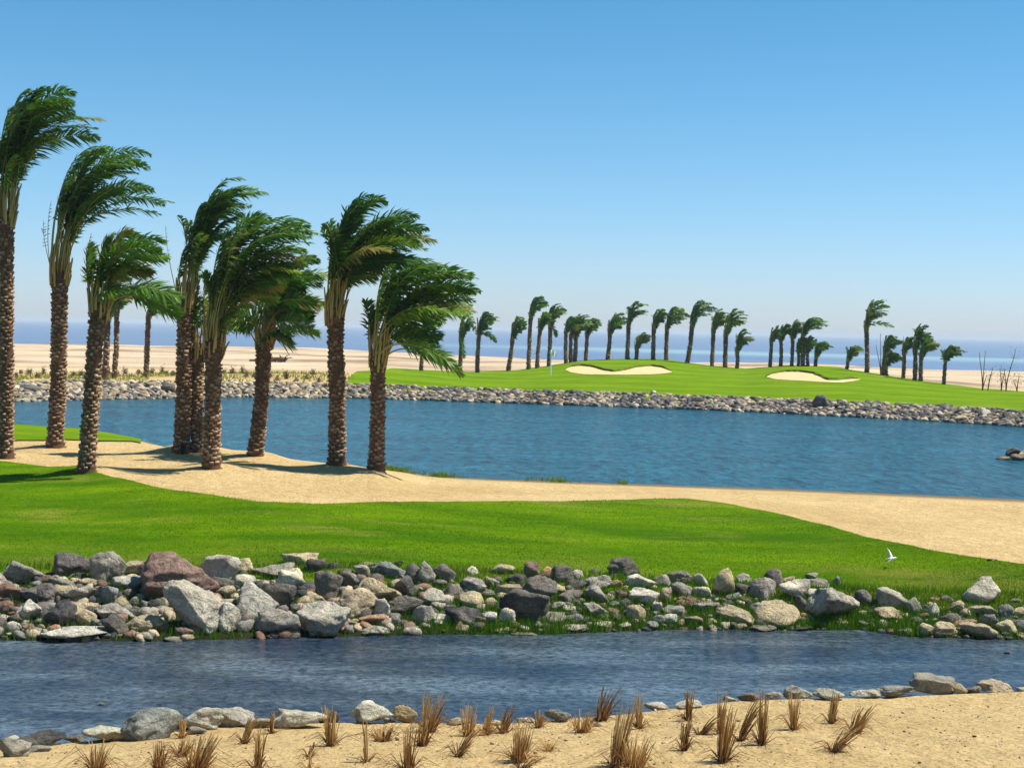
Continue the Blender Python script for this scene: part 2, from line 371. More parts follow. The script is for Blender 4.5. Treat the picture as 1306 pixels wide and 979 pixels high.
def wsheet(name, y0, y1, m, sx=.75, z=0., nx=2):
    V = []
    for y in (y0, y1):
        for s in (-1, 1): V.append((s*sx*(y+30), y, z))
    return mesh(name, V, np.array([[0, 1, 3, 2]]), m)
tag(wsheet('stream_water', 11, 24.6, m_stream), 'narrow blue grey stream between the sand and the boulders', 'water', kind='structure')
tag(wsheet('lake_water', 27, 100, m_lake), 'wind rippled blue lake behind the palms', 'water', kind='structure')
tag(mesh('sea_water', [(-30000, 290, -6), (30000, 290, -6), (30000, 45000, -6), (-30000, 45000, -6)], np.array([[0, 1, 2, 3]]), m_sea), 'deep blue sea out to the horizon', 'sea', kind='structure')

# ------------------------------------------------------------------ bunkers on the far green
def bunker(name, top, bot, label):
    n = 60; V = []; nr = 9
    xs = np.linspace(top[0][0], top[-1][0], n)
    ty = np.interp(xs, *zip(*top)); by = np.interp(xs, *zip(*bot))
    for k in range(n):
        a = hit(xs[k], by[k], 80, 160); c = hit(xs[k], ty[k], 80, 160)
        for j in range(nr):
            f = j/(nr-1); x = a[0]+(c[0]-a[0])*f; y = a[1]+(c[1]-a[1])*f
            V.append((x, y, Hf(x, y)+.075))
    V = np.array(V).reshape(n, nr, 3)
    o = tag(mesh(name, V, gridfaces(n, nr), m_bsand, smooth=True), label, 'sand bunker', 'sand bunkers cut into the far green', 'thing')
    # turf lip standing behind the sand, its brownish colour paints in the rim shadow
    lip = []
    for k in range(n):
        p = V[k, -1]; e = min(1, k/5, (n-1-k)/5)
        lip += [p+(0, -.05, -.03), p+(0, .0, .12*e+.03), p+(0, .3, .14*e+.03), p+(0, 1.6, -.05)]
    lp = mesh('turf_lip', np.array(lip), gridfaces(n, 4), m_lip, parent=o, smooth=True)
    return o
m_lip = lawn('shaded_turf', (.06, .10, .01), (.12, .15, .02), .8)
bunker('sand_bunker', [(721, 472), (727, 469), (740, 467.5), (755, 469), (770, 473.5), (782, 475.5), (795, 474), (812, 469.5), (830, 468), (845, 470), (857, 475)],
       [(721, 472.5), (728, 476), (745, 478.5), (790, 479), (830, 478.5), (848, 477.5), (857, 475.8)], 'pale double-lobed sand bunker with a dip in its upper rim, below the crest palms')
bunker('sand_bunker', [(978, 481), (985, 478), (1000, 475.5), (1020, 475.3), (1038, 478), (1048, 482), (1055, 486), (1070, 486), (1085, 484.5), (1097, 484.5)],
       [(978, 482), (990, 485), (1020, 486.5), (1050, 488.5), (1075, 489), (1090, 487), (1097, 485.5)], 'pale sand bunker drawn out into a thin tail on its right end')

# ------------------------------------------------------------------ rocks
def ico(sub):
    import bmesh
    bm = bmesh.new(); bmesh.ops.create_icosphere(bm, subdivisions=sub, radius=1)
    V = np.array([v.co for v in bm.verts]); Fc = np.array([[v.index for v in f.verts] for f in bm.faces]); bm.free()
    return V, Fc
ICO = {k: ico(k) for k in (1, 2, 3, 4, 5)}
def rockshape(sub, r, npl=9, rough=.05, sharp=30):
    V, Fc = ICO[sub]
    P = r.normal(size=(npl, 3)); P /= np.linalg.norm(P, axis=1)[:, None]
    dd = r.uniform(.5, 1.0, npl)
    q = V@P.T/dd[None, :]; q = np.maximum(q, .02)
    inv = (q**sharp).sum(1)**(1/sharp)
    rad = np.minimum(1/inv, 1.35)
    W = V*rad[:, None]
    if rough:
        s = r.uniform(0, 50)
        dn = np.array([mn.fractal(Vector(v)*1.7+Vector((s, 0, 0)), 1.0, 2.0, 4) for v in W])
        W = W*(1+rough*dn)[:, None]
    mi = W.min(0); ma = W.max(0)
    return (W-(mi+ma)/2)/(ma-mi)*2, Fc        # fits the box -1..1
COLS = {'G': ((.40, .37, .30), 'grey'), 'D': ((.095, .09, .088), 'dark grey'), 'T': ((.52, .42, .255), 'tan'), 'P': ((.165, .145, .135), 'purplish grey'),
        'R': ((.25, .145, .11), 'reddish brown'), 'O': ((.50, .28, .14), 'orange'), 'W': ((.62, .575, .46), 'pale grey'), 'B': ((.27, .28, .25), 'bluish grey')}
def rock(px, py, wpx, hpx, c, tilt=0., sub=None, seed=0, at=None, name='rock', sink=.22, dr=.85, hitr=(14, 330)):
    r = np.random.default_rng(seed+int(px*13+py*7))
    p = hit(px, py+hpx*.45, *hitr) if at is None else at
    s = p[1]/F; wx = wpx*s*.585; hz = hpx*s*.54
    wy = wx*r.uniform(.7, 1.)*dr
    hz = max(hz*1.1-wy*.06, hz*.8)
    sub = sub or (4 if wpx > 30 else 3)
    V, Fc = rockshape(sub, r, npl=int(r.integers(6, 10)), rough=.17 if wpx > 30 else .14, sharp=r.uniform(30, 90))
    a = r.uniform(-.3, .3); ca, sa = math.cos(a), math.sin(a)
    V = V*np.array([wx, wy, hz])
    V = np.stack([V[:, 0]*ca-V[:, 1]*sa, V[:, 0]*sa+V[:, 1]*ca, V[:, 2]], 1)
    if tilt:
        ct, st = math.cos(R(tilt)), math.sin(R(tilt)); V = np.stack([V[:, 0]*ct+V[:, 2]*st, V[:, 1], -V[:, 0]*st+V[:, 2]*ct], 1)
    base = V[:, 2].min()
    o = mesh(name, V, Fc, m_rock, smooth=True)
    o.location = (p[0], p[1]+wy*.5, p[2]-base*(1-sink)-.0)
    k = COLS[c][0]; j = r.uniform(.85, 1.18); o.color = (k[0]*j, k[1]*j*r.uniform(.97, 1.03), k[2]*j*r.uniform(.93, 1.05), 1)
    return o
BANK = """27 731 50 30 G;91 722 42 32 P;135 724 40 38 G;172 727 37 22 T;10 756 28 24 R;47 757 46 28 P;77 744 30 16 B;80 758 30 22 T;112 743 24 10 T;100 760 36 24 G
133 759 38 24 B;163 744 38 18 G;5 776 20 18 R;34 779 33 28 W;74 784 38 34 D;20 789 11 12 O;107 788 30 20 T;105 775 42 14 T;52 800 9 8 T;67 801 19 10 O
90 808 97 20 W;144 799 31 27 D;145 782 52 23 G;184 783 25 16 G;184 797 46 22 T;181 811 34 11 G;153 812 7 7 O;24 810 18 12 B;154 768 20 14 T;165 757 22 12 D
222 737 98 60 R;241 785 76 50 W 27;281 727 46 38 W;311 723 26 22 T;345 730 50 20 G;281 744 32 18 D;285 756 26 18 T;276 770 22 22 T;290 791 34 34 W 35;325 766 54 40 G 12
357 761 44 32 D;381 714 42 18 T;371 741 34 30 W;351 793 54 34 G;314 799 22 18 G;235 807 21 15 R;225 815 30 9 G;262 760 12 14 B;345 743 14 8 T;412 792 66 42 W 3
417 750 33 40 P;404 722 25 18 D;411 715 8 6 R;424 723 16 12 D;445 741 26 24 P;461 730 22 18 G;469 721 22 8 T;496 729 48 22 B;517 750 26 30 D;483 755 50 32 T
457 770 46 36 T;487 776 18 24 W;476 792 36 18 O;478 805 33 12 G;456 803 14 7 T;398 764 32 18 T;515 773 42 24 D;539 786 24 26 G;503 792 17 14 B;525 807 22 13 W
527 733 20 28 P;544 733 20 32 G;508 720 10 10 D;568 733 34 26 P;577 757 29 24 P;552 764 27 24 W;600 767 30 22 T;602 748 34 22 G;603 729 14 14 W;640 727 32 15 T
624 744 10 16 T;635 741 11 11 P;649 754 36 18 T;674 773 58 42 D;678 729 18 22 R;688 752 42 32 P;698 733 17 19 O;718 735 26 24 D;733 734 20 15 G;735 747 24 14 P
713 751 15 12 T;723 764 24 16 P;726 778 19 11 W;627 770 18 14 T;590 787 44 26 D;567 791 34 15 W;613 793 12 13 R;624 790 17 17 W;586 800 14 14 O;647 787 19 22 W
641 804 34 8 T;666 809 38 8 W;708 788 30 13 G;731 790 22 14 G;732 801 32 10 W;685 797 17 8 G;665 793 11 8 R;545 782 15 18 P;795 725 40 26 D;763 744 31 20 G
758 730 14 9 P;763 760 34 20 G 25;786 746 14 13 O;792 760 15 12 R;817 743 35 20 W;845 742 25 18 G;822 762 35 20 W;850 760 14 20 T;865 738 34 18 P;870 754 27 22 G
894 741 17 18 W;897 757 24 16 W;882 768 38 12 R;902 774 30 12 G;732 760 24 14 P;838 775 12 14 W;811 783 22 22 T;759 781 31 18 G 20;786 788 13 10 D;769 797 24 10 W
840 791 17 14 B;855 790 16 13 W;882 791 28 12 T;871 803 18 7 T;908 793 12 9 T;752 796 9 6 G;923 745 24 38 T;949 739 20 14 G;974 753 31 30 G 20;988 740 23 27 P
1007 742 15 14 T;1014 755 36 30 W;1044 746 27 14 G;1038 759 20 15 W;1024 772 17 24 P;1067 775 62 50 G;1068 743 10 15 B;974 776 24 14 W;993 784 56 30 T;939 786 47 25 T
971 803 36 12 G;1022 803 31 8 P;1033 789 11 11 T;1045 796 16 7 G;924 777 16 9 R;929 770 13 9 D;1102 765 21 24 P;1140 765 37 28 G;1140 785 38 18 T;1167 775 17 23 B
1191 780 14 20 W;1210 765 17 10 P;1220 775 17 18 T;1215 790 27 16 P;1179 805 22 20 T;1210 805 34 20 T;1230 797 30 12 O -25;1255 756 43 36 W;1256 780 34 16 T;1285 781 24 20 B
1263 793 19 18 B;1250 806 44 22 T;1284 801 27 19 T;1300 783 18 16 T;1301 800 17 18 B;1254 818 17 6 D;1295 767 14 8 P;1303 810 10 7 T;1178 786 12 9 R;1101 784 7 8 G
-12 742 30 26 G;-10 795 28 24 D;1322 776 30 24 G;1324 806 28 18 T"""
MARKS = {(222, 737): 'large rugged reddish brown boulder', (241, 785): 'big pale boulder slanting down to the water', (412, 792): 'big pale angular boulder at the waterline',
         (795, 725): 'dark round boulder perched on the lawn edge', (674, 773): 'big dark grey boulder with a pale top', (1067, 775): 'large rounded grey boulder',
         (1255, 756): 'pale peaked boulder by the lawn', (1230, 797): 'flat orange slab', (923, 745): 'tall pinkish tan rock', (381, 714): 'flat tan brown rock at the lawn edge',
         (90, 808): 'long low pale slab at the waterline', (993, 784): 'wide split tan boulder', (91, 722): 'dark purplish peaked rock by the lawn', (483, 755): 'squarish ribbed tan rock', (817, 743): 'flat-topped pale stone'}
MW = {k: v for k, v in MARKS.items()}
NUM = ['half a metre', 'one metre', 'a metre and a half', 'two metres', 'two and a half metres', 'three metres']
SHORT = {(222, 737): 'red brown boulder', (241, 785): 'slanting pale boulder', (412, 792): 'pale angular boulder', (795, 725): 'dark lawn-edge boulder', (674, 773): 'big dark boulder',
         (1067, 775): 'large rounded boulder', (1255, 756): 'pale peaked boulder', (1230, 797): 'flat orange slab', (923, 745): 'tall pinkish rock', (381, 714): 'flat tan brown rock',
         (90, 808): 'long pale slab', (993, 784): 'split tan boulder', (91, 722): 'purplish peaked rock', (483, 755): 'ribbed tan rock', (817, 743): 'flat-topped pale stone'}
used_labels = set()
def dirword(dx, dy):
    a = math.degrees(math.atan2(-dy*1.15, dx)) % 360
    return ['right of', 'up and right of', 'above', 'up and left of', 'left of', 'down and left of', 'below', 'down and right of'][int((a+22.5)//45) % 8]
def shapeword(w_, h_, t_=0):
    if abs(t_) > 5: return 'tilted'
    q = w_/h_
    return 'slab-like' if q > 2.6 else 'flat' if q > 1.75 else 'upright' if q < .8 else 'blocky' if q < 1.2 else 'wedge-shaped' if int(w_+h_) % 2 else 'rounded'
def rocklabel(px, py, w_, h_, c, tl, marks, row, unit=85.):
    col = COLS[c][1]; size = 'tiny' if w_ < 13 else 'small' if w_ < 23 else '' if w_ < 36 else 'large'
    head = ' '.join(x for x in (size, col, shapeword(w_, h_, tl), 'stone' if w_ < 23 else 'rock') if x)
    ms = sorted(marks, key=lambda m: math.hypot(px-m[0], (py-m[1])*1.5))
    for m in ms[:5]:
        dd = math.hypot(px-m[0], py-m[1])/unit; wd = 'just' if dd < .42 else NUM[min(5, max(0, int(dd*2-.5)))]
        for tail in (f'{wd} {dirword(px-m[0], py-m[1])} the {marks[m]}', f'{row}, {wd} {dirword(px-m[0], py-m[1])} the {marks[m]}'):
            lab = f'{head} {tail}'
            if lab not in used_labels and len(lab.replace('-', ' ').split()) <= 16:
                used_labels.add(lab); return lab
    lab = f'{head} {row}'; used_labels.add(lab); return lab
nrow = lambda py, w0, t0: 'at the waterline' if py > w0-14 else 'low on the bank' if py > w0-38 else 'high on the bank' if py > t0+18 else 'on the bank top'
FILL = np.random.default_rng(99); extra = []
BR0 = [tuple(float(v) for v in s.split()[:4]) for s in BANK.replace('\n', ';').split(';')]
for _ in range(4000):
    if len(extra) >= 60: break
    px = FILL.uniform(0, 1300) if FILL.random() < .3 else FILL.uniform(0, 640); py = FILL.uniform(736, 800); w_ = FILL.uniform(13, 28); h_ = w_*FILL.uniform(.55, .85)
    if px > 1080 and py < 765: continue
    if all(((px-a[0])/(a[2]*.5+w_*.26))**2+((py-a[1])/(a[3]*.5+h_*.33))**2 > 1 for a in BR0): BR0.append((px, py, w_, h_)); extra.append(f'{px:.0f} {py:.0f} {w_:.0f} {h_:.0f} '+'GTDPBRWD'[FILL.integers(8)])
BANK = BANK+';'+';'.join(extra)
def rubble(n, label):
    g_ = np.random.default_rng(55); V_ = []; F_ = []; C_ = []; nb_ = 0; pr_ = [rockshape(2, np.random.default_rng(300+k), 8, .08, 40)[0] for k in range(8)]
    cl_ = [(.30, .27, .21), (.20, .19, .17), (.09, .085, .085), (.13, .11, .10), (.42, .34, .22), (.22, .13, .09), (.06, .06, .06)]
    for k in range(n):
        px = 1620*g_.random()**1.2-190; r_ = ray(px, 770); u_ = r_[0]; a_ = float(np.interp(u_, k_far[:, 0], k_far[:, 1])); c_ = float(np.interp(u_, k_top[:, 0], k_top[:, 1]))
        d_ = a_+(c_-.15-a_)*g_.uniform(.02, 1); x_ = u_*d_; s_ = g_.uniform(.035, .125)*(1-.35*(px > 650))
        P_ = pr_[k % 8]*np.array([s_, s_*.9, s_*g_.uniform(.5, .9)]); a = g_.uniform(0, 6.28); ca, sa = math.cos(a), math.sin(a)
        P_ = np.stack([P_[:, 0]*ca-P_[:, 1]*sa, P_[:, 0]*sa+P_[:, 1]*ca, P_[:, 2]], 1)+np.array([x_, d_, Hf(x_, d_)+s_*.2])
        V_.append(P_); F_.append(ICO[2][1]+nb_); nb_ += len(P_); C_.append(np.repeat((np.array(cl_[g_.integers(7)])*g_.uniform(.8, 1.2))[None], len(P_), 0))
    tag(mesh('rubble', np.concatenate(V_), np.concatenate(F_), m_rub, col=np.concatenate(C_)), label, 'rubble', kind='stuff')
rubble(1500, 'small stones wedged between the boulders of the near bank')
BR = [tuple(float(v) if k != 4 else v for k, v in enumerate(s.split())) for s in BANK.replace('\n', ';').split(';')]
for s in BR:
    px, py, w_, h_, c = s[:5]; tl = s[5] if len(s) > 5 else 0
    o = rock(px, py, w_, h_, c, tl, sub=5 if w_ > 60 else None)
    key = (int(px), int(py))
    if key == (222, 737): o.color = (.26, .165, .13, 1)
    lab = MARKS[key] if key in MARKS else rocklabel(px, py, w_, h_, c, tl, SHORT, nrow(py, 815, 728))
    if key in MARKS: lab = lab+' on the near bank' if len(lab.split()) < 10 else lab
    tag(o, lab, 'rock', 'boulders of the near stone bank')
SHORE = """12 939 26 18 W;15 955 38 24 G;50 943 52 20 D;135 938 56 21 W;190 926 64 42 B;50 955 26 9 G;90 939 24 12 D;251 918 55 32 W;295 916 48 26 W;331 922 28 16 T
382 918 60 26 W;250 932 22 10 B;473 911 46 28 W;518 912 30 24 O;497 909 14 8 G;711 913 30 18 B;670 918 20 8 T;632 922 18 8 T;762 924 10 7 D;838 901 27 11 W
879 899 30 12 W;955 889 24 12 R;932 888 17 7 W;988 886 20 11 G;1019 883 33 19 W;1058 887 34 15 G;1104 885 34 12 W;1143 882 46 17 B;1193 874 52 28 G;1222 873 22 15 T
1241 878 20 11 P;1272 876 42 16 T;1303 878 12 7 G;418 908 24 20 D;585 921 26 10 T;690 915 12 8 D"""
SM = {(190, 926): 'big greenish grey boulder', (473, 911): 'white folded boulder', (1193, 874): 'large round grey boulder', (518, 912): 'yellow orange stone', (711, 913): 'small domed bluish stone',
      (382, 918): 'long pale boulder', (251, 918): 'pale striped boulder', (955, 889): 'reddish stone', (1143, 882): 'long bluish slab', (50, 943): 'long dark boulder', (838, 901): 'low white stone'}
for s in SHORE.replace('\n', ';').split(';'):
    a = s.split(); px, py, w_, h_ = map(float, a[:4]); c = a[4]
    pp = hit(px, py+h_*.4, 9, 24); uu_ = pp[0]/pp[1]; dl = float(np.interp(uu_, k_lip[:, 0], k_lip[:, 1]))+.22
    if pp[1] > dl: q_ = ray(px, py)*dl; pp = np.array([q_[0], dl, Hf(q_[0], dl)])
    o = rock(px, py, w_*1.04, h_*.95, c, 0, seed=5, at=pp, sink=.3)
    key = (int(px), int(py))
    if key == (518, 912): o.color = (.55, .38, .16, 1)
    lab = SM[key]+' half buried along the near sandy shore' if key in SM else rocklabel(px, py, w_, h_, c, 0, SM, 'on the near shore', 125.)
    tag(o, lab, 'rock', 'stones along the near sandy shore')
# islet rocks at the right edge of the lake
for (px, py, w_, h_, c, lab) in [(1296, 577, 20, 12, 'D', 'dark peaked rock topping the small islet in the lake'), (1281, 584, 17, 5, 'R', 'flat reddish rock at the tip of the small lake islet'),
                                 (1300, 583, 18, 9, 'R', 'reddish brown rock at the foot of the small lake islet'), (1312, 579, 22, 14, 'T', 'tan rock behind the dark peak of the lake islet')]:
    r_ = ray(px, py+h_*.4); d = HC/(-r_[2]); o = rock(px, py, w_, h_, c, at=np.array([r_[0]*d, d, -.02]))
    tag(o, lab, 'rock', 'rocks of the lake islet')
for (px, py, w_, h_, lab) in [(127, 899, 9, 5, 'tiny pale stone breaking the surface of the stream'), (1285, 833, 7, 4, 'tiny bright stone poking out of the stream below the orange slab')]:
    r_ = ray(px, py); d = HC/(-r_[2]); tag(rock(px, py, w_, h_, 'W', at=np.array([r_[0]*d, d, -.01]), sink=.3), lab, 'rock')

# far bank: the largest stones are things of their own, the mass of riprap is one object
fr = np.random.default_rng(21)
U = ci(k_fsh); 
V2, F2 = ICO[2]; VV = []; FF = []; CC = []; nb = 0
protos = [rockshape(2, np.random.default_rng(100+k), 8, .05, 50)[0] for k in range(12)]
palF = [(.46, .39, .27), (.32, .28, .22), (.12, .115, .12), (.18, .16, .16), (.48, .37, .22), (.54, .48, .36), (.24, .17, .13), (.09, .09, .10)]
for k in range(9000):
    u = fr.uniform(-.46, .46); d0 = float(np.interp(u, k_fsh[:, 0], k_fsh[:, 1])); ft = fr.uniform(-.15, 1.12)
    d = d0+ft*2.6; x = u*d; leftp = u < ray(440, 490)[0]
    s = fr.uniform(.08, .23)*(1 if not leftp else .95)
    P = protos[k % 12]*np.array([s, s*.9, s*fr.uniform(.55, .9)])
    a = fr.uniform(0, 6.28); ca, sa = math.cos(a), math.sin(a)
    P = np.stack([P[:, 0]*ca-P[:, 1]*sa, P[:, 0]*sa+P[:, 1]*ca, P[:, 2]], 1)
    z = float(np.interp(ft, [-.15, 0, 1, 1.12], [-.05, .02, 1, 1]))
    zt = float(np.interp(u, k_ftop[:, 0], k_ftop[:, 2])); P = P+np.array([x, d, max(-.05, z*zt)+s*.2])
    VV.append(P); FF.append(F2+nb); nb += len(P)
    pr = [.24, .18, .07, .08, .23, .14, .03, .03] if leftp else [.14, .17, .21, .13, .10, .06, .05, .14]
    c = np.array(palF[fr.choice(8, p=pr)])*fr.uniform(.45, 1.05); CC.append(np.repeat(c[None], len(P), 0))  # wide, darkened tints also paint gap shading into the stones
tag(mesh('riprap', np.concatenate(VV), np.concatenate(FF), m_rub, smooth=False, col=np.concatenate(CC)), 'band of piled riprap stones along the far lake shore', 'riprap', kind='stuff')
FB = [(1047, 515, 21, 20, 'P', 'largest round boulder standing up out of the far bank'), (40, 497, 26, 12, 'D', 'dark wide boulder in the pale far bank, behind the first palm trunks'),
      (213, 497, 16, 12, 'D', 'dark boulder in the pale far bank just left of the twin trunks'), (833, 501, 7, 6, 'W', 'small white stone at the top of the far bank under the double bunker'),
      (1258, 527, 18, 14, 'W', 'pale grey boulder topping the far bank near its right end'), (1228, 536, 16, 11, 'T', 'tan boulder low in the far bank towards the right end'),
      (1205, 520, 14, 10, 'D', 'dark boulder high in the far bank below the last green palm'), (890, 512, 14, 10, 'D', 'dark boulder high on the far bank under the leaning crest palm'),
      (1120, 520, 14, 9, 'G', 'grey boulder on the far bank below the tallest crest palm'), (755, 507, 13, 9, 'P', 'purplish boulder high on the far bank under the double bunker'),
      (975, 517, 15, 10, 'P', 'purplish boulder on the far bank below the start of the tailed bunker'), (1290, 533, 16, 12, 'D', 'dark boulder at the far right end of the far bank')]
for (px, py, w_, h_, c, lab) in FB: tag(rock(px, py, w_, h_, c, at=hit(px, py+h_*.4, 60, 110), sub=3, sink=.2), lab, 'boulder', 'larger boulders of the far bank')

# ------------------------------------------------------------------ palms
def bez(P, n):
    t_ = np.linspace(0, 1, n)[:, None]; a, b_, c, d = P
    return (1-t_)**3*a+3*(1-t_)**2*t_*b_+3*(1-t_)*t_**2*c+t_**3*d
class MB:
    def __init__(s): s.V = []; s.F = []; s.C = []; s.n = 0
    def add(s, V, Fc, c):
        s.V.append(V); s.F.append(Fc+s.n); s.n += len(V); s.C.append(np.full(len(V), c) if np.isscalar(c) else c)
    def build(s, name, m, parent=None, smooth=False): return mesh(name, np.concatenate(s.V), np.concatenate(s.F), m, parent, smooth, np.concatenate(s.C))
def tube(mb, P, r0, r1, seg=5, c=0., r2=None):
    n = len(P); T = np.gradient(P, axis=0); T /= np.linalg.norm(T, axis=1)[:, None]+1e-9
    ref = np.array([0, 1., .01]); A = np.cross(T, ref); A /= np.linalg.norm(A, axis=1)[:, None]+1e-9; B = np.cross(T, A)
    rr = np.linspace(r0, r1, n)[:, None, None]; th = np.linspace(0, 2*math.pi, seg, endpoint=False)[None, :, None]
    V = P[:, None, :]+rr*(np.cos(th)*A[:, None, :]+np.sin(th)*B[:, None, :])
    i = np.arange(n-1)[:, None]*seg; j = np.arange(seg)[None, :]; j2 = (j+1) % seg
    Fc = np.stack([(i+j).ravel(), (i+j2).ravel(), (i+seg+j2).ravel(), (i+seg+j).ravel()], 1)
    cc = c if np.isscalar(c) else np.repeat(c, seg)
    mb.add(V.reshape(-1, 3), Fc, cc)
def trunk_mesh(root, top, r0, r1, r, detail):
    """top: local point of the crown base; ringed trunk with rows of cut leaf bases"""
    mb = MB(); n = 24; tt = np.linspace(0, 1, n); Ht = top[2]
    bow = r.uniform(-.06, .06)
    def axis(f): return np.array([top[0]*f+bow*math.sin(f*3.14)*.8, top[1]*f, Ht*f-.12*(1-f)])
    P = np.array([axis(f) for f in tt])
    rad = lambda f: -.025*(1 if detail else .6)+r1*.93+(r0-r1)*(1-f)+(.35*r0)*math.exp(-f*Ht/.22)+.10*r1*math.exp(-((f-.93)/.06)**2)
    seg = 14 if detail else 8
    th = np.linspace(0, 2*math.pi, seg, endpoint=False)
    V = np.array([P[i]+np.array([math.cos(a)*rad(tt[i])*.86, math.sin(a)*rad(tt[i])*.86, 0]) for i in range(n) for a in th])
    i = np.arange(n-1)[:, None]*seg; j = np.arange(seg)[None, :]; j2 = (j+1) % seg
    mb.add(V, np.stack([(i+j).ravel(), (i+j2).ravel(), (i+seg+j2).ravel(), (i+seg+j).ravel()], 1), .12)
    rowh = .105 if detail else .2; rows = int(Ht/rowh); per = 9 if detail else 6
    for k in range(rows):
        for q in range(per):
            f = min(1, (k+.1+3*q/per)/(rows+2)); c0 = axis(f); rd = rad(f)
            a = (q+.37*k+r.uniform(-.18, .18))*2*math.pi/per
            if detail is False and r.random() < .1: continue
            er = np.array([math.cos(a), math.sin(a), 0]); et = np.array([-math.sin(a), math.cos(a), 0]); ez_ = np.array([0, 0, 1.])
            wd = rd*math.pi/per*r.uniform(.6, 1.0); hh = rowh*r.uniform(.6, 1.15); out = r.uniform(.012, .05)*(1 if detail else 1.2); dz = r.uniform(-.035, .035)
            b0 = c0+er*rd*.80+ez_*(dz-hh*.5); q_ = c0+er*(rd*.90+out)+ez_*(dz+hh*.42)
            vs_ = np.array([b0-et*wd, b0+et*wd, q_+et*wd*.8-ez_*hh*.30, q_-et*wd*.8-ez_*hh*.30, q_-et*wd*.7-er*.01, q_+et*wd*.7-er*.01, c0+er*rd*.78+et*wd*.9+ez_*hh*.45, c0+er*rd*.78-et*wd*.9+ez_*hh*.45])
            Fq = np.array([[0, 1, 2, 3], [3, 2, 5, 4], [4, 5, 6, 7], [1, 6, 5, 2], [0, 3, 4, 7]])
            old = .25*sst(.75, 1, f); base = r.uniform(.3, .9)-old
            mb.add(vs_, Fq, np.array([.15, .15, base*.75, base*.75, min(1, base*1.2), min(1, base*1.2), .2, .2]))
    return mb.build('trunk', m_trunk, root)
WIND = np.array([1., .05, -.12])
def frond(lm, sm, P, r, nl, ll, lw, tint, bare=.28, rs=.02, pale=0.):
    n = 16; C = bez(P, n*2); seg = np.linalg.norm(np.diff(C, axis=0), axis=1); L_ = seg.sum(); s = np.concatenate([[0], np.cumsum(seg)])/L_
    tube(sm, C, rs, .005, 4, np.clip(np.interp(s, [0, .2, .5, 1], [.75, .45, .1, .0])+r.uniform(-.15, .15)+pale, 0, 1))
    T = np.gradient(C, axis=0); T /= np.linalg.norm(T, axis=1)[:, None]
    roll = r.uniform(-1.2, 1.2)
    side0 = np.array([math.sin(roll)*.3, math.cos(roll), math.sin(roll)])
    f = np.repeat(np.linspace(bare, 1, nl), 2)+r.uniform(-.006, .006, 2*nl); f = np.clip(f, 0, 1); sg = np.tile([1., -1.], nl)
    p = np.stack([np.interp(f, s, C[:, i]) for i in range(3)], 1); tt = np.stack([np.interp(f, s, T[:, i]) for i in range(3)], 1)
    sd_ = side0-tt*(tt@side0)[:, None]; sd_ /= np.linalg.norm(sd_, axis=1)[:, None]+1e-9
    g_ = (f-bare)/(1-bare); prof = np.sin(np.clip(.18+g_*.80, 0, 1)*math.pi)**.6
    ln = ll*prof*r.uniform(.75, 1.15, 2*nl)
    fwd = .34+.75*g_
    D = tt*fwd[:, None]+sd_*(sg*.85)[:, None]+WIND*.34+r.normal(0, .19, (2*nl, 3)); D /= np.linalg.norm(D, axis=1)[:, None]
    Nn = np.cross(D, tt); Nn /= np.linalg.norm(Nn, axis=1)[:, None]+1e-9; Wd = np.cross(D, Nn)
    Wd = Wd+.5*r.normal(0, .5, Wd.shape); 
    droop = np.array([.10, 0, -.22])
    mid = p+D*(ln*.5)[:, None]+0; tip = p+D*ln[:, None]+droop*(ln*.6)[:, None]
    hw = lw*.5
    V = np.stack([p-Wd*hw*.5, p+Wd*hw*.5, mid+Wd*hw, tip, mid-Wd*hw], 1)
    # quads as two faces
    k = np.arange(2*nl)[:, None]*5
    Fq = np.concatenate([k+np.array([[0, 1, 2, 4]])]); Ft = np.concatenate([k+np.array([[4, 2, 3, 3]])])
    tn = np.repeat(np.clip(tint+r.normal(0, .08, 2*nl), 0, 1), 5)
    V = V.reshape(-1, 3)
    lm.add(V, Fq, tn)
    lm.F2.append((k+np.array([[4, 2, 3]]))+lm.n-len(V))
def build_leaf(mb, name, m, parent):
    V = np.concatenate(mb.V); q = np.concatenate(mb.F); t3 = np.concatenate(mb.F2)
    me = bpy.data.meshes.new(name); me.vertices.add(len(V)); me.vertices.foreach_set('co', V.astype(np.float32).ravel())
    tris = np.concatenate([q[:, [0, 1, 2]], q[:, [0, 2, 3]], t3]); n = len(tris)
    me.loops.add(n*3); me.loops.foreach_set('vertex_index', tris.astype(np.int32).ravel())
    me.polygons.add(n); me.polygons.foreach_set('loop_start', np.arange(0, n*3, 3, dtype=np.int32)); me.update(calc_edges=True)
    me.materials.append(m); a = me.color_attributes.new('tint', 'FLOAT_COLOR', 'POINT'); c = np.concatenate(mb.C).astype(np.float32)
    a.data.foreach_set('color', np.stack([c, c, c, c*0+1], 1).ravel()); me.update()
    o = bpy.data.objects.new(name, me); COL.objects.link(o); o.parent = parent; return o
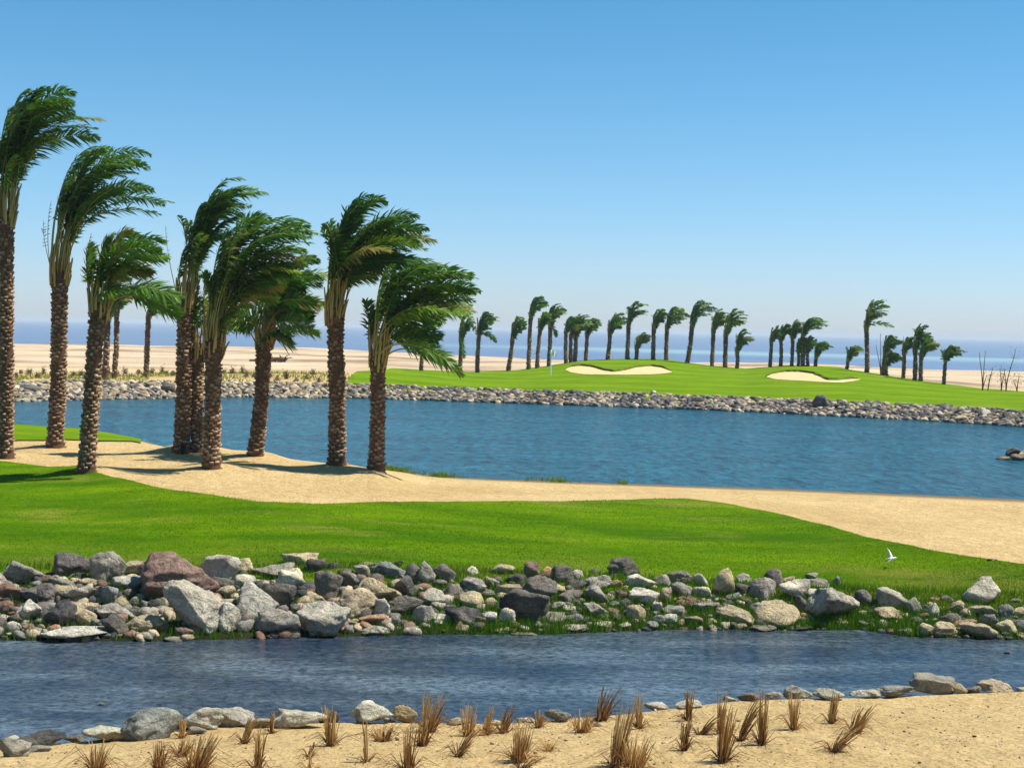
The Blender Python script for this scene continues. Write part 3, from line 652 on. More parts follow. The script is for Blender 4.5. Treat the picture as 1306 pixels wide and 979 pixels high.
def palm(base, ttop, wb, wt, tips, label, group, nf=4, detail=True, at=None, hitr=(20, 330), seed=0, yellow=0., dead=0, spread=1., bare=.42, fat=1.):
    r = np.random.default_rng(int(base[0]*31+base[1])+seed)
    p = hit(base[0], base[1]-1, *hitr) if at is None else at; d = p[1]; s = d/F
    root = empty('palm_tree', tuple(p)); tag(root, label, 'palm tree', group)
    def loc(px, py, dy=0.):            # photo offset -> metres round the trunk
        q = ray(px, py)*(d+dy); return q-p+np.array([0, 0, HC])
    top = loc(*ttop); ms = 1.
    trunk_mesh(root, top, wb*s*.5, wt*s*.5, r, detail)
    lm = MB(); lm.F2 = []; sm = MB()
    rt = wt*s*.5
    for tip in tips:
        tx, ty = tip[:2]; mul = tip[2] if len(tip) > 2 else 1
        for k in range(max(1, int(round(nf*mul*(.74 if detail else .85))))):
            jx, jy = r.normal(0, 5 if detail else 1.6, 2)
            E = loc(tx+jx, ty+jy, 0); E[1] = top[1]+r.normal(0, .42)*spread
            a = r.uniform(0, 2*math.pi); rad = rt*r.uniform(.2, .85)
            A = top+np.array([math.cos(a)*rad, math.sin(a)*rad, -.25+r.uniform(-.15, .1)])
            dx = E[0]-A[0]; hz = E[2]-A[2]; reach = math.hypot(dx, hz)
            zc = max(hz, .25*reach)+.22*abs(dx)
            B = A+np.array([math.cos(a)*.10+.04*dx-.04, math.sin(a)*.15, zc*.62])
            Cc = np.array([A[0]+dx*.42-.05, E[1]*.7+A[1]*.3, A[2]+zc*r.uniform(.90, 1.02)])
            ti = np.clip(r.beta(1.6, 2.2)*.88+yellow, 0, .9)
            if r.random() < .06: ti = .92
            if detail: frond(lm, sm, (A, B, Cc, E), r, 50, .43*fat, .038, ti, bare, .020)
            else: frond(lm, sm, (A, B, Cc, E), r, 20, .50*fat, .10, ti, bare*.75, .035)
    # short dead stalks round the crown base
    for k in range(26 if detail else 9):
        a = r.uniform(0, 2*math.pi); e = np.array([math.cos(a), math.sin(a), 0])
        A = top+e*rt*.9+np.array([0, 0, r.uniform(-.45, -.05)]); ln = r.uniform(.3, .95)
        B = A+np.array([0, 0, ln*.4])+e*.03; C_ = A+np.array([.02, 0, ln*.7])+e*.05; E = A+np.array([.05, 0, ln])+e*r.uniform(.0, .12)
        tube(sm, bez((A, B, C_, E), 5), .03, .014, 4, r.uniform(.35, 1.))
    for k in range(dead):
        E = loc(ttop[0]-r.uniform(5, 26), ttop[1]-r.uniform(50, 105)); E[1] = r.uniform(-.2, .2)
        A = top+np.array([-rt*.8, 0, -.1]); frond(lm, sm, (A, A+np.array([-.12, 0, .5]), (A+E)/2+np.array([-.15, 0, .3]), E), r, 9, .14, .02, .93, .55, .012, .3)
    sm.build('leaf_stalks', m_stalk, root); build_leaf(lm, 'crown', m_frond, root)
    return root
NG = 'wind-blown palms on the sand spit'
palm((8, 585), (8, 270), 23, 22, [(60, 122), (90, 130, 1.5), (100, 150), (127, 160, .8), (125, 168, .5), (40, 122, 1.3), (72, 140, 1.3), (62, 175), (35, 195), (15, 140), (-25, 170)],
     'tallest near palm, its trunk cut by the left picture edge', NG, 4, dead=1)
palm((70, 571), (76, 345), 25, 24, [(138, 190, 1.3), (176, 203, 1.4), (183, 213), (165, 222, 1.2), (150, 238), (112, 200, 1.2), (213, 262, .8), (208, 278, .5), (195, 252, .8), (120, 255), (95, 235)],
     'tall palm second from the left, its frond bundle above one arched frond', NG, 4, dead=2)
palm((110, 604), (126, 385), 27, 24, [(172, 302), (205, 330), (212, 312, .4), (190, 345), (235, 388, .6), (228, 400, .4), (165, 345), (150, 365), (140, 305), (118, 318), (98, 352, .4), (210, 318, .5)],
     'leaning palm with a thin yellowish crown whose long frond droops onto its neighbour', NG, 2.4, yellow=.22, dead=1)
palm((232, 577), (237, 378), 26, 25, [(322, 243, 1.2), (328, 253), (300, 258, 1.3), (272, 262, 1.2), (310, 275), (290, 298), (262, 305), (240, 280), (298, 250), (245, 320, .6)],
     'palm with a dark split hollow at its trunk foot, tallest crown of the middle clump', NG, 4, dead=1)
P5 = bpy.data.objects['palm_tree.003']
m_hollow_shade = plain('hollow_shade', (.02, .014, .01), .95, .05)
mesh('hollow', ICO[2][0]*np.array([.055, .04, .15])+np.array([.07, -.255, .10]), ICO[2][1], m_hollow_shade, P5, smooth=True)  # solid dark patch painting the shade inside the trunk split
palm((253, 577), (253, 440), 20, 20, [(300, 425, .5), (290, 415, .5), (243, 360, .7), (262, 350, .7), (300, 385, .7), (232, 375, .3)],
     'slim palm half hidden between the two middle trunks', NG, 2.5, yellow=.25)
palm((270, 598), (273, 432), 27, 26, [(393, 292, 1.4), (398, 303, 1.3), (385, 312), (340, 284, 1.4), (390, 333), (378, 348), (358, 360), (320, 298, 1.2), (300, 292), (345, 378), (300, 395, .6), (265, 350, .7), (380, 340)],
     'palm nearest in the middle clump, with a thick sheath of yellow stalks', NG, 4, yellow=.03)
palm((325, 582), (337, 425), 24, 23, [(400, 330), (412, 358), (414, 388), (405, 403), (380, 342), (352, 338), (370, 436, .6), (352, 432, .5), (290, 402, .6), (300, 416, .4), (390, 398), (408, 418, .8), (360, 360), (385, 370)],
     'shorter palm with ragged low fronds hanging on both sides, behind the middle clump', NG, 3.4, spread=1.5)
palm((430, 593), (427, 392), 27, 25, [(484, 262, 1.6), (470, 266, 1.4), (543, 298, 1.3), (548, 313, 1.3), (520, 282, 1.4), (500, 278, 1.2), (545, 335), (520, 338), (500, 328), (447, 278, 1.4), (420, 298), (482, 348), (440, 310), (530, 315), (425, 285, .7)],
     'straight palm alone by the water with a dense round crown', NG, 3.6)
palm((480, 600), (482, 452), 25, 23, [(600, 355, 1.2), (608, 375, 1.2), (595, 398), (570, 402), (562, 342), (540, 342, 1.2), (585, 478, .8), (576, 462, .6), (540, 430, .6), (603, 392), (520, 350, 1.2), (503, 346, 1.2), (458, 388, .35), (470, 400, .35), (525, 395), (560, 425, .6), (575, 370)],
     'near palm last on the right, its long frond trailing down over the lake', NG, 3.4)

CG = 'palms along the crest of the far green'
def fpalm(bx, by, tx, ty, ct, rx, label, wpx=7., group=CG, yellow=0., seed=0, nf=2.6, extra=(), hitr=(84, 330), dd=None, kf=1.):
    Wd = rx-tx; Hh = ty-ct
    tips = [(tx+Wd*.45, ct, 1.2), (tx+Wd*.75, ct+Hh*.10, 1.2), (tx+Wd*.97, ct+Hh*.30), (tx+Wd, ct+Hh*.45), (tx+Wd*.78, ct+Hh*.52), (tx+Wd*.25, ct+Hh*.15), (tx+Wd*.6, ct+Hh*.65, .7), (tx, ct+Hh*.3, .6)]+list(extra)
    at = None
    if dd: q = ray(bx, by)*dd; at = np.array([q[0], dd, HC+q[2]])
    return palm((bx, by), (tx, ty), wpx, wpx*.9, tips, label, group, nf*kf, False, at=at, hitr=hitr, yellow=yellow, seed=seed, spread=.9, bare=.16)
def onridge(bx): 
    u = ray(bx, 465)[0]; d = float(np.interp(u, k_ridge[:, 0], k_ridge[:, 1])); return d-1.
for a in [(648, 472, 654, 429, 405, 672, 'short palm bent right at the start of the crest, left of the flag', 6.5, 0), (674, 470, 677, 402, 379, 698, 'tall thin palm rising highest left of the flag', 6.5, 0),
          (685, 468, 689, 418, 400, 704, 'thin palm squeezed between two taller ones by the flag', 6, 0), (700, 467, 702, 413, 387, 721, 'tall palm right behind the flag with a second tuft of fronds', 6.5, 0),
          (722, 462, 722, 420, 405, 734, 'bare-looking dark palm at the front of the tight cluster', 6, 0), (728, 462, 728, 426, 406, 746, 'middle trunk of the tight palm cluster above the double bunker', 6, 0),
          (733, 462, 734, 428, 402, 757, 'thick-crowned palm on the right side of the tight cluster', 6.5, 0), (747, 462, 749, 426, 407, 768, 'separate palm just right of the tight cluster, over the left bunker lobe', 6, 0),
          (775, 459, 778, 424, 400, 800, 'palm arching right above the dip of the double bunker', 6.5, 0), (800, 459, 802, 412, 386, 825, 'tall palm with an open paler crown over the right bunker lobe', 6.5, .1),
          (811, 461, 812, 442, 427, 831, 'low yellowish young palm under the open-crowned one', 6, .4), (833, 460, 834, 418, 395, 853, 'left one of the touching palm pair right of the young palm', 6.5, 0),
          (850, 461, 851, 418, 393, 879, 'right one of the touching palm pair, with a wide crown', 6.5, 0), (876, 466, 883, 413, 386, 914, 'leaning palm with a big streaming crown near the middle of the crest', 7, 0),
          (908, 471, 910, 420, 398, 932, 'straight palm just after the big leaning one', 6.5, 0), (925, 472, 926, 424, 395, 954, 'palm with a heavy crown between a straight one and a small one', 7, 0),
          (940, 472, 940, 446, 423, 962, 'small palm that ends the middle stretch, with raised green fronds', 6, .05),
          (982, 469, 984, 434, 418, 996, 'slim palm that begins the row above the tailed bunker', 5.5, 0), (996, 468, 996, 432, 414, 1011, 'second trunk of the row above the tailed bunker', 5.5, 0),
          (1010, 468, 1011, 430, 410, 1026, 'third trunk of the row above the tailed bunker, full crown', 5.5, 0), (1018, 468, 1018, 446, 431, 1032, 'thin short palm crowded before the tallest of the bunker row', 4.5, 0),
          (1024, 468, 1024, 426, 407, 1055, 'tallest palm of the bunker row with a long crown streaming right', 6.5, 0), (1030, 468, 1029, 447, 430, 1040, 'low dark palm tucked behind the tallest of the bunker row', 5, 0),
          (1040, 469, 1041, 452, 437, 1058, 'small spiky palm at the right end of the bunker row', 5.5, .1), (1080, 472, 1082, 456, 442, 1100, 'small palm alone just left of the tallest crest palm', 5, .05),
          (1106, 477, 1105, 416, 383, 1132, 'tallest palm of the whole crest, with a pale frond hanging off its right side', 7, 0), (1126, 480, 1129, 448, 429, 1150, 'palm leaning over a smaller one, right of the tallest', 6, 0),
          (1131, 479, 1130, 464, 450, 1149, 'low small palm under the leaning crown right of the tallest', 5, 0), (1152, 485, 1153, 447, 431, 1168, 'thin palm left of the twin trunks on the down slope', 5.5, 0),
          (1167, 487, 1167, 445, 415, 1187, 'higher one of the twin trunks on the down slope', 7, 0), (1175, 488, 1175, 452, 432, 1198, 'lower one of the twin trunks on the down slope', 6.5, .05),
          (1204, 493, 1206, 456, 443, 1227, 'last palm on the right, alone on the down slope of the green', 5.5, 0)]:
    ex = ()
    if a[0] == 1106: ex = ((1137, 418, .6),)
    if a[0] == 700: ex = ((711, 428, .5),)
    fpalm(*a[:7], wpx=a[7], yellow=a[8], dd=onridge(a[0]), extra=ex)
LG = 'distant palms behind the left shore'
fpalm(134, 484, 137, 402, 350, 176, 'distant palm showing just right of the leaning yellowish one, above the pale far bank', 10, LG, .1, dd=86)
fpalm(146, 481, 149, 392, 366, 180, 'distant palm with a flat yellowish crown right of another far trunk', 8, LG, .3, dd=90)
fpalm(187, 479, 190, 400, 376, 236, 'distant palm standing apart between the leaning palm and the middle clump', 8, LG, .05, dd=94, extra=((228, 408, .6),))
fpalm(537, 472, 540, 430, 398, 562, 'distant palm seen through the trailing fronds over the lake', 6, LG, dd=112)
fpalm(587, 473, 588, 430, 400, 606, 'distant palm with drooping yellow fronds behind the crown tips of the last near palm', 6.5, LG, .15, dd=118, extra=((590, 458, .8),))
fpalm(609, 474, 611, 425, 399, 634, 'distant palm with a spiky crown just clear of the last near palm', 6.5, LG, dd=120, extra=((632, 435, .4), (600, 418, .5)))

# ------------------------------------------------------------------ dry grass clumps in the near sand
CL = """106 945 36 18 0 .5;124 984 40 30 4 .45;203 984 40 20 2 .3;232 942 30 12 1 .5;250 986 48 38 14 .4;330 986 56 18 2 .35;312 949 36 12 12 .5;347 936 30 8 0 .35;422 952 52 22 0 .45;396 984 26 8 0 .9
467 973 52 9 -3 .45;487 946 20 30 2 .4;520 986 58 22 2 .35;546 934 52 34 10 .45;538 952 34 22 6 .35;598 940 42 22 0 .7;620 938 36 16 6 .6;584 966 38 12 24 .35;641 936 36 18 10 .35;662 972 54 28 4 .6
664 982 22 8 26 .2;687 929 24 16 2 .55;742 935 30 28 4 .65;766 920 44 26 12 .2;786 980 84 26 12 .4;815 930 46 16 0 .5;808 984 44 40 4 .65;878 920 42 14 2 .3;872 958 44 16 4 .25;892 938 28 12 28 .3
918 936 54 14 3 .5;922 973 72 24 10 .3;944 946 60 14 30 .3;972 951 68 18 -2 .35;1012 932 48 18 0 .6;1060 924 42 12 6 .4;1090 936 36 22 16 .45;1064 960 34 18 28 .3;232 966 26 20 8 .4;395 966 22 8 3 .4;700 958 14 14 2 .7"""
CLAB = ['pale upright tuft at the water edge on the dark boulder', 'dry tuft below the pale upright one, cut by the bottom edge', 'short brown tuft under the big greenish boulder, at the bottom edge', 'dark tuft standing against the pale striped boulder',
 'wide tuft leaning right at the bottom edge, below the striped boulder', 'tall stiff tuft at the bottom edge left of the long pale boulder', 'slender tuft leaning right below the white stones', 'single dark stub beside the long pale boulder', 'dense upright tuft at the right end of the long pale boulder', 'lone pale stalk at the bottom edge',
 'single tall reddish stalk below the white folded boulder', 'low splayed tuft on the sand under the white folded boulder', 'tall bundle at the bottom edge, below the yellow orange stone', 'bushy tuft leaning over the water right of the yellow orange stone', 'thin low tuft at the foot of the bushy one', 'pale tuft with bleached blades in front of the stream', 'bleached thin tuft beside a similar paler one', 'tuft bent strongly right, spread low over the sand', 'dark leaning tuft left of the domed bluish stone', 'loose straw-coloured tuft in the middle of the sand',
 'dark flattened stems lying to the right near the bottom edge', 'tiny tuft just left of the domed bluish stone', 'pale fan-shaped tuft right of the domed bluish stone', 'thick dark brown slanted bundle against the water', 'tallest tuft, dark and bushy, reaching from the bottom edge to the water', 'stiff golden bundle right of the dark slanted one', 'sparse pale stems at the bottom edge right of the tallest tuft', 'dark stiff bundle standing against the stream', 'dark tuft below the stiff bundle with dead leaves at its foot', 'stems leaning far right from the dark tuft',
 'thin upright tuft behind the tall leaning one', 'tall dark tuft with curled lower leaves', 'long stems leaning right behind the tall curled tuft', 'tall reddish bundle below the reddish stone', 'golden open tuft in front of the bright shore stone', 'narrow dark tuft near the shore stones on the right', 'spiky tuft leaning right, last one toward the bare sand', 'low tuft bent right, nearest the bare sand', 'small low tuft between the striped boulder and the bottom edge', 'tiny thin tuft below the long pale boulder', 'tiny sprig in the open sand']
for k, s in enumerate(CL.replace('\n', ';').split(';')):
    bx, by, h_, w_, lean, tn = map(float, s.split()); r = np.random.default_rng(400+k)
    p = hit(bx, by-1, 8, 20); s_ = p[1]/F; mb = MB(); n = int(16+w_*1.7)
    for j in range(n):
        a = r.uniform(0, 6.28); rr = w_*s_*.22*math.sqrt(r.random())*(.6 if w_ < 20 else 1)
        A = np.array([math.cos(a)*rr, math.sin(a)*rr, -.03])
        hh = h_*s_*r.uniform(.45, 1.15)*(1 if r.random() < .8 else .5); sp = w_*s_*.42
        E = A+np.array([math.cos(a)*sp*r.uniform(.1, 1)+lean*s_*r.uniform(.6, 1.2)*hh/(h_*s_), math.sin(a)*sp*.7, hh])
        Bm = A+(E-A)*.5+np.array([r.normal(0, .012)-lean*s_*.15, r.normal(0, .012), hh*.12])
        th = np.linspace(0, 1, 5)[:, None]; P = (1-th)**2*A+2*th*(1-th)*Bm+th**2*E
        c = np.clip(tn+.32+r.normal(0, .25), 0, 1)
        tube(mb, P, r.uniform(.004, .0095), .003, 3, np.clip(np.linspace(c-.25, c+.1, 5), 0, 1))
    for j in range(int(n*.7)):                     # bent dead leaves round the foot
        a = r.uniform(0, 6.28); ln = r.uniform(.05, .22)*(.6+w_/30); e = np.array([math.cos(a), math.sin(a), 0])
        P = np.array([e*.01, e*ln*.5+[0, 0, ln*r.uniform(.2, .6)], e*ln+[0, 0, ln*r.uniform(-.05, .3)+.01]])
        tube(mb, P, .004, .0015, 3, float(np.clip(tn-.15+r.normal(0, .15), 0, 1)))
    o = mb.build('dry_grass_clump', m_dry); o.location = tuple(p); tag(o, 'dry grass clump: '+CLAB[k] if False else CLAB[k], 'grass clump', 'dry grass clumps in the near sand')

# ------------------------------------------------------------------ grass blades on the banks and lawn
def blades(name, Pts, hgt, wid, label, tintf, lean=.4):
    n = len(Pts); a = rng.uniform(0, 6.28, n); h_ = hgt*rng.uniform(.4, 1.2, n); w_ = wid*rng.uniform(.6, 1.3, n)
    e = np.stack([np.cos(a), np.sin(a), a*0], 1)*w_[:, None]*.5
    tip = Pts+np.stack([rng.normal(.3, .5, n)*lean*h_, rng.normal(0, .5, n)*lean*h_, h_], 1)
    V = np.stack([Pts-e, Pts+e, tip], 1).reshape(-1, 3)
    Fc = np.arange(3*n).reshape(n, 3); tn = np.repeat(np.clip(tintf, 0, 1), 3)
    return tag(mesh(name, V, Fc, m_blade, col=tn), label, 'grass', kind='stuff')
n = 90000; u = rng.uniform(-.40, .40, n); a = np.interp(u, k_far[:, 0], k_far[:, 1]); c = np.interp(u, k_top[:, 0], k_top[:, 1])+.3
f = rng.random(n)**1.2; d = a+(c-a)*f; x = u*d
dens = sst(-.10, .0, u)*(1-f*.35)*(.55+.9*fn(x, d, .9, 3))+.15; dens *= 1-.5*sst(.27, .3, u)
keep = rng.random(n) < np.maximum(dens, .10*(f < .10)+.75*(f > .9)); x, d, f = x[keep], d[keep], f[keep]
P = np.stack([x, d, H(x, d)-.01], 1)
blades('bank_grass', P, .16, .016, 'green grass growing between the boulders and along the waterline', .35+.25*rng.normal(0, 1, len(x))*.6+.25*(f > .85)*rng.random(len(x)))
n = 300000; u = rng.uniform(-.46, .46, n); a = np.interp(u, k_top[:, 0], k_top[:, 1])-.4; c = np.interp(u, k_edge[:, 0], k_edge[:, 1])
d = a+(c-a)*rng.random(n)**1.35; x = u*d; P = np.stack([x, d, H(x, d)+.02], 1)
tuft = fn(x*.6, d*1.6, .9, 4)
blades('lawn_grass', P, .028, .014, 'short lawn blades over the near lawn', .48+.5*tuft+.15*rng.normal(0, 1, n)+.45*sst(.28, .5, fn(x*.45+9, d*1.3, 1.1, 4)+.12*sst(24.5, 22.5, d)), .6)
n = 5500; ul = ray(452, 480)[0]; u = -.42+(ul+.42)*rng.random(n); a = np.interp(u, k_ftop[:, 0], k_ftop[:, 1]); d = a+1.0+15*rng.random(n); x = u*d
k_ = fn(x, d*.5, .35, 3) > -.12; x, d = x[k_], d[k_]
blades('dry_scrub', np.stack([x, d, H(x, d)], 1), .22, .07, 'straggly yellowing scrub behind the pale far bank', .95+.18*rng.normal(0, 1, len(x)))
# a rougher fringe of taller grass where the lawn meets the boulders, and at the lake edge
n = 9000; u = rng.uniform(-.38, .38, n); d = np.interp(u, k_top[:, 0], k_top[:, 1])-.1+rng.normal(0, .28, n); x = u*d
k_ = fn(x, d, .8, 3) > -.05; x, d = x[k_], d[k_]
blades('lawn_fringe', np.stack([x, d, H(x, d)], 1), .13, .012, 'longer yellowing grass fringe along the top of the stony bank', .62+.2*rng.normal(0, 1, len(x)))
n = 5000; ua_, ub_ = ray(486, 600)[0], ray(800, 600)[0]; u = ua_+(ub_-ua_)*rng.random(n)**2; d = np.interp(u, k_shore[:, 0], k_shore[:, 1])-.35+rng.normal(0, .18, n); x = u*d
k_ = fn(x, d, .9, 3) > 0.05; x, d = x[k_], d[k_]
blades('shore_grass', np.stack([x, d, H(x, d)], 1), .16, .02, 'thin yellow green grass along the lake edge of the sand', .8+.12*rng.normal(0, 1, len(x)))

# ------------------------------------------------------------------ scrub on the far left shore, saplings on the right
def shrub(px, py, wpx, hpx, label, tn, group, d=None, leaf=.07):
    r = np.random.default_rng(int(px*7+py)); d = d or 96
    q = ray(px, py)*d; z = Hf(q[0], d); s_ = d/F
    root = empty('shrub', (q[0], d, z)); tag(root, label, 'shrub', group)
    mb = MB(); st = MB(); W_ = wpx*s_*.5; H_ = hpx*s_
    for k in range(7):
        e = np.array([r.uniform(-1, 1)*W_*.8, r.uniform(-.5, .5)*W_, H_*r.uniform(.6, 1.1)]); tube(st, np.array([[0, 0, -.05], e*.5+[0, 0, .08], e]), .02, .006, 3, .3)
    n = int(90+wpx*9); a = r.normal(0, .42, (n, 3)); a[:, 2] = np.abs(r.normal(0, .5, n)); P = a*np.array([W_, W_*.8, H_*.8])
    P = np.clip(P, [-W_*1.2, -W_, 0], [W_*1.2, W_, H_*1.2])
    D = r.normal(0, 1, (n, 3)); D /= np.linalg.norm(D, axis=1)[:, None]; E = r.normal(0, 1, (n, 3)); E = np.cross(D, E); E /= np.linalg.norm(E, axis=1)[:, None]
    V = np.stack([P-E*leaf*.4, P+E*leaf*.4, P+D*leaf*1.6], 1).reshape(-1, 3); mb.add(V, np.arange(3*n).reshape(n, 3), np.repeat(np.clip(tn+r.normal(0, .12, n), 0, 1), 3))
    st.build('stem', m_dry, root); mb.build('foliage', m_scrub, root)
m_scrub = leafmat('scrub_leaves', [(0, (.05, .065, .02)), (.5, (.15, .14, .05)), (1, (.30, .22, .10))], .15, .8)
r = np.random.default_rng(5)
for k in range(46):
    px = 18+k*9.3+r.uniform(-3, 3); 
    if k % 11 == 5: continue
    tn = float(np.clip(r.normal(.5 if px > 300 else .65, .15), .1, 1)); hh = r.uniform(5, 11)*(1.15 if px > 290 else 1)
    shrub(px, 478, r.uniform(6, 11), hh, 'low dry scrub bush in the row on top of the pale far bank', tn, 'dry scrub bushes above the pale far bank', 94+r.uniform(-6, 6))
def sapling(px, py, top, label, fork, leafy, d=104):
    r = np.random.default_rng(int(px)); q = ray(px, py)*d; z = HC+q[2]; s_ = d/F
    root = empty('sapling', (q[0], d, z)); tag(root, label, 'sapling', 'thin saplings on the right shore'); mb = MB(); lf = MB()
    for (dx, y2) in fork:
        E = np.array([dx*s_, r.uniform(-.2, .2), (py-y2)*s_]); P = bez((np.array([0, 0, -.1]), np.array([.02, 0, E[2]*.4]), np.array([E[0]*.8, E[1], E[2]*.7]), E), 8); tube(mb, P, .045, .015, 4, .2)
        for j in range(leafy):
            f = r.uniform(.55, 1.05); p = E*f+r.normal(0, .22, 3); D = r.normal(0, 1, 3); D /= np.linalg.norm(D); e = np.cross(D, [0, 0, 1]); lf.add(np.array([p-e*.04, p+e*.04, p+D*.16]), np.array([[0, 1, 2]]), r.uniform(.2, .8))
    mb.build('stem', m_dry, root)
    if leafy: lf.build('foliage', m_scrub, root)
sapling(1253, 498, 448, 'bare forked sapling past the last crest palm', [(-5, 449), (3, 447), (5, 478)], 0)
sapling(1260, 498, 468, 'short leafy sapling right beside the bare forked one', [(5, 468), (2, 480)], 40)
sapling(1283, 498, 443, 'tallest sapling, bent right with a leafy tip', [(11, 445), (-2, 470)], 45)
sapling(1277, 498, 470, 'yellowish short sapling at the foot of the tallest one', [(-3, 470), (3, 478)], 60)
sapling(1297, 499, 478, 'small bushy sapling at the picture edge', [(2, 479), (-4, 484)], 70)
sapling(1123, 480, 425, 'bare thin sapling between two crest palms', [(-2, 425), (-6, 440)], 3, 118)
sapling(1150, 484, 428, 'bare twig-like sapling beside the thin slope palm', [(1, 429)], 2, 116)
# fallen dead palm head lying on the desert sand
q = hit(352, 462, 100, 330); root = tag(empty('fallen_branch', tuple(q)), 'brown dead branch lying on the desert sand behind the ragged palm', 'branch'); mb = MB(); r = np.random.default_rng(3); s_ = q[1]/F
for k in range(60):
    a = np.array([r.uniform(-8, 12)*s_, r.uniform(-.5, .5), r.uniform(0, 5)*s_]); e = a+np.array([r.normal(0, 6)*s_, 0, r.normal(2, 2)*s_]); tube(mb, np.array([a, (a+e)/2+[0, 0, .1], e]), .09, .03, 4, r.uniform(0, .3))
mb.build('twigs', m_dry, root); mb = MB(); tube(mb, np.array([[-34*s_, 0, .15], [-10*s_, 0, .3], [8*s_, 0, .5]]), .18, .12, 6, .15); mb.build('stem', m_dry, root)

# ------------------------------------------------------------------ flag, bird, pipe, pebbles
q = hit(702, 479.5, 84, 160); root = tag(empty('golf_flag', tuple(q)), 'thin pale flagstick with a small white flag on the far green', 'golf flag'); s_ = q[1]/F
mb = MB(); tube(mb, np.array([[0, 0, 0], [0, 0, 17*s_], [0, 0, 34*s_]]), .05, .05, 6, 0.); mb.build('pole', m_white, root)
V = []; 
for i in range(9):
    for j in range(5): V.append((.05+i/8*6.0*s_, .07*math.sin(i*1.1), (34-j/4*7.)*s_-.02*i))
for dy in (0, .012):
    pass
V = np.array(V).reshape(9, 5, 3); fo = mesh('cloth', np.concatenate([V, V[::-1]+[0, .012, 0]], 0), gridfaces(18, 5), m_white, root, smooth=True)

def bird():
    r0 = ray(1137, 712); d = 24.; p = np.array([r0[0]*d, d, HC+r0[2]*d]); root = empty('bird', tuple(p)); root.scale = (.68,)*3; root = tag(root, 'white bird flying low over the lawn with one wing raised', 'bird')
    s_ = d/F; mb = MB()
    # body along x, head to the right
    ax = np.array([(-.09, 0, -.005), (-.055, 0, -.004), (-.01, 0, 0), (.035, 0, .005), (.065, 0, .014), (.085, 0, .022), (.105, 0, .024), (.118, 0, .022)]); rr = [.006, .022, .036, .036, .024, .021, .019, .006]
    seg = 10; th = np.linspace(0, 2*math.pi, seg, endpoint=False)
    V = np.array([[x, y+math.cos(a)*q, z+math.sin(a)*q] for (x, y, z), q in zip(ax, rr) for a in th])
    i = np.arange(len(ax)-1)[:, None]*seg; j = np.arange(seg)[None, :]; j2 = (j+1) % seg
    body = mesh('body', V, np.stack([(i+j).ravel(), (i+j2).ravel(), (i+seg+j2).ravel(), (i+seg+j).ravel()], 1), m_feather, root, smooth=True)
    def wing(pts, name, m):
        n = len(pts); V = []
        for (c, ch, t_) in pts: c = np.array(c); V += [c+[ch*.5, 0, t_], c+[ch*.1, 0, t_*1.6+.004], c+[-ch*.5, 0, 0], c+[0, 0, -t_*.5]]
        Fc = []
        for a in range(n-1):
            for b_ in range(4): Fc.append([a*4+b_, a*4+(b_+1) % 4, a*4+4+(b_+1) % 4, a*4+4+b_])
        mesh(name, V, np.array(Fc), m, root, smooth=True)
    wing([((0, .02, .02), .085, .006), ((-.02, .05, .08), .08, .005), ((-.045, .07, .15), .06, .004), ((-.075, .08, .21), .035, .003), ((-.095, .085, .245), .008, .001)], 'wing', m_feather)
    wing([((-.01, -.02, .01), .08, .006), ((-.05, -.08, -.02), .07, .005), ((-.11, -.15, -.05), .05, .004), ((-.17, -.19, -.075), .02, .001)], 'wing', m_greyf)
    mb = MB(); tube(mb, np.array([[.112, 0, .022], [.13, 0, .018], [.148, 0, .012]]), .006, .002, 6, 0.); mb.build('bill', m_bill, root)
    mesh('tail', [(-.08, -.012, 0), (-.08, .012, 0), (-.15, .028, -.006), (-.15, -.028, -.006), (-.08, 0, .012), (-.15, 0, .002)], [[0, 3, 5, 4], [4, 5, 2, 1], [0, 1, 2, 3], [3, 2, 5]], m_greyf, root)
    mesh('eye', ICO[1][0]*.003+np.array([.098, -.019, .028]), ICO[1][1], m_pipe, root)
bird()
q = hit(1268, 719, 20, 40); root = tag(empty('drain_pipe', tuple(q+np.array([0, .1, .03]))), 'short black pipe end lying where the lawn meets the sand', 'pipe'); mb = MB()
th = np.linspace(0, 2*math.pi, 14, endpoint=False); V = []
for (x, rr) in ((-.08, .03), (-.08, .038), (.07, .038), (.07, .03), (-.06, .03)): V += [(x, math.cos(a)*rr, math.sin(a)*rr) for a in th]
i = np.arange(4)[:, None]*14; j = np.arange(14)[None, :]; j2 = (j+1) % 14
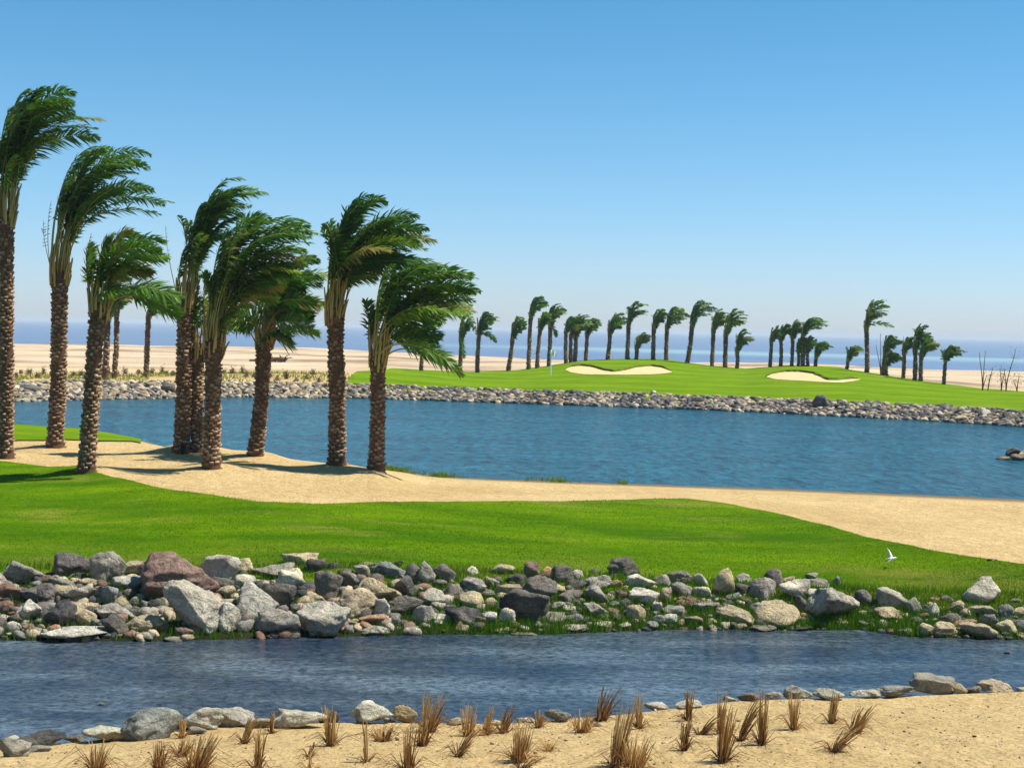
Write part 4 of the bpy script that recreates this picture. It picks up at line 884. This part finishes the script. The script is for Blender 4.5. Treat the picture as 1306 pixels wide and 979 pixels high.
mesh('pipe_wall', V, np.stack([(i+j).ravel(), (i+j2).ravel(), (i+14+j2).ravel(), (i+14+j).ravel()], 1), m_pipe, root, smooth=True)
# pebbles and crumbs on the near sand: one mass
VV = []; FF = []; CC = []; nb = 0; fr = np.random.default_rng(77); V1 = rockshape(1, fr, 8, 0)[0]; F1 = ICO[1][1]
for k in range(2600):
    y = fr.uniform(9.5, 17.2); x = fr.uniform(-.40, .40)*y; z = Hf(x, y)
    if z < .1: continue
    s = .004+.011*fr.random()**3+(.018 if fr.random() < .015 else 0); P = V1*np.array([s, s*fr.uniform(.6, 1.2), s*.6]); a = fr.uniform(0, 6.28); ca, sa = math.cos(a), math.sin(a)
    P = np.stack([P[:, 0]*ca-P[:, 1]*sa, P[:, 0]*sa+P[:, 1]*ca, P[:, 2]], 1)+np.array([x, y, z+s*.25]); VV.append(P); FF.append(F1+nb); nb += len(P)
    c = np.array([(.40, .30, .18), (.28, .18, .10), (.5, .42, .3), (.14, .09, .06)][fr.integers(4)]); CC.append(np.repeat(c[None], len(P), 0))
tag(mesh('pebbles', np.concatenate(VV), np.concatenate(FF), m_rub, col=np.concatenate(CC)), 'small pebbles and crumbs strewn over the near sand', 'pebbles', kind='stuff')

# ------------------------------------------------------------------ sea air
hm = bpy.data.materials.new('haze'); hm.use_nodes = True; t = hm.node_tree; t.nodes.remove(t.nodes['Principled BSDF'])
pv = t.nodes.new('ShaderNodeVolumePrincipled'); pv.inputs['Color'].default_value = (.80, .90, 1, 1); pv.inputs['Density'].default_value = HAZE
t.links.new(pv.outputs[0], t.nodes['Material Output'].inputs['Volume'])
x0, x1, y0, y1, z0, z1 = -30500, 30500, -100, 45500, -13, 11
V = [(x, y, z) for z in (z0, z1) for y in (y0, y1) for x in (x0, x1)]
tag(mesh('haze', V, np.array([[0, 2, 3, 1], [4, 5, 7, 6], [0, 1, 5, 4], [2, 6, 7, 3], [0, 4, 6, 2], [1, 3, 7, 5]]), hm), 'thin sea haze softening the horizon', 'haze', kind='stuff')
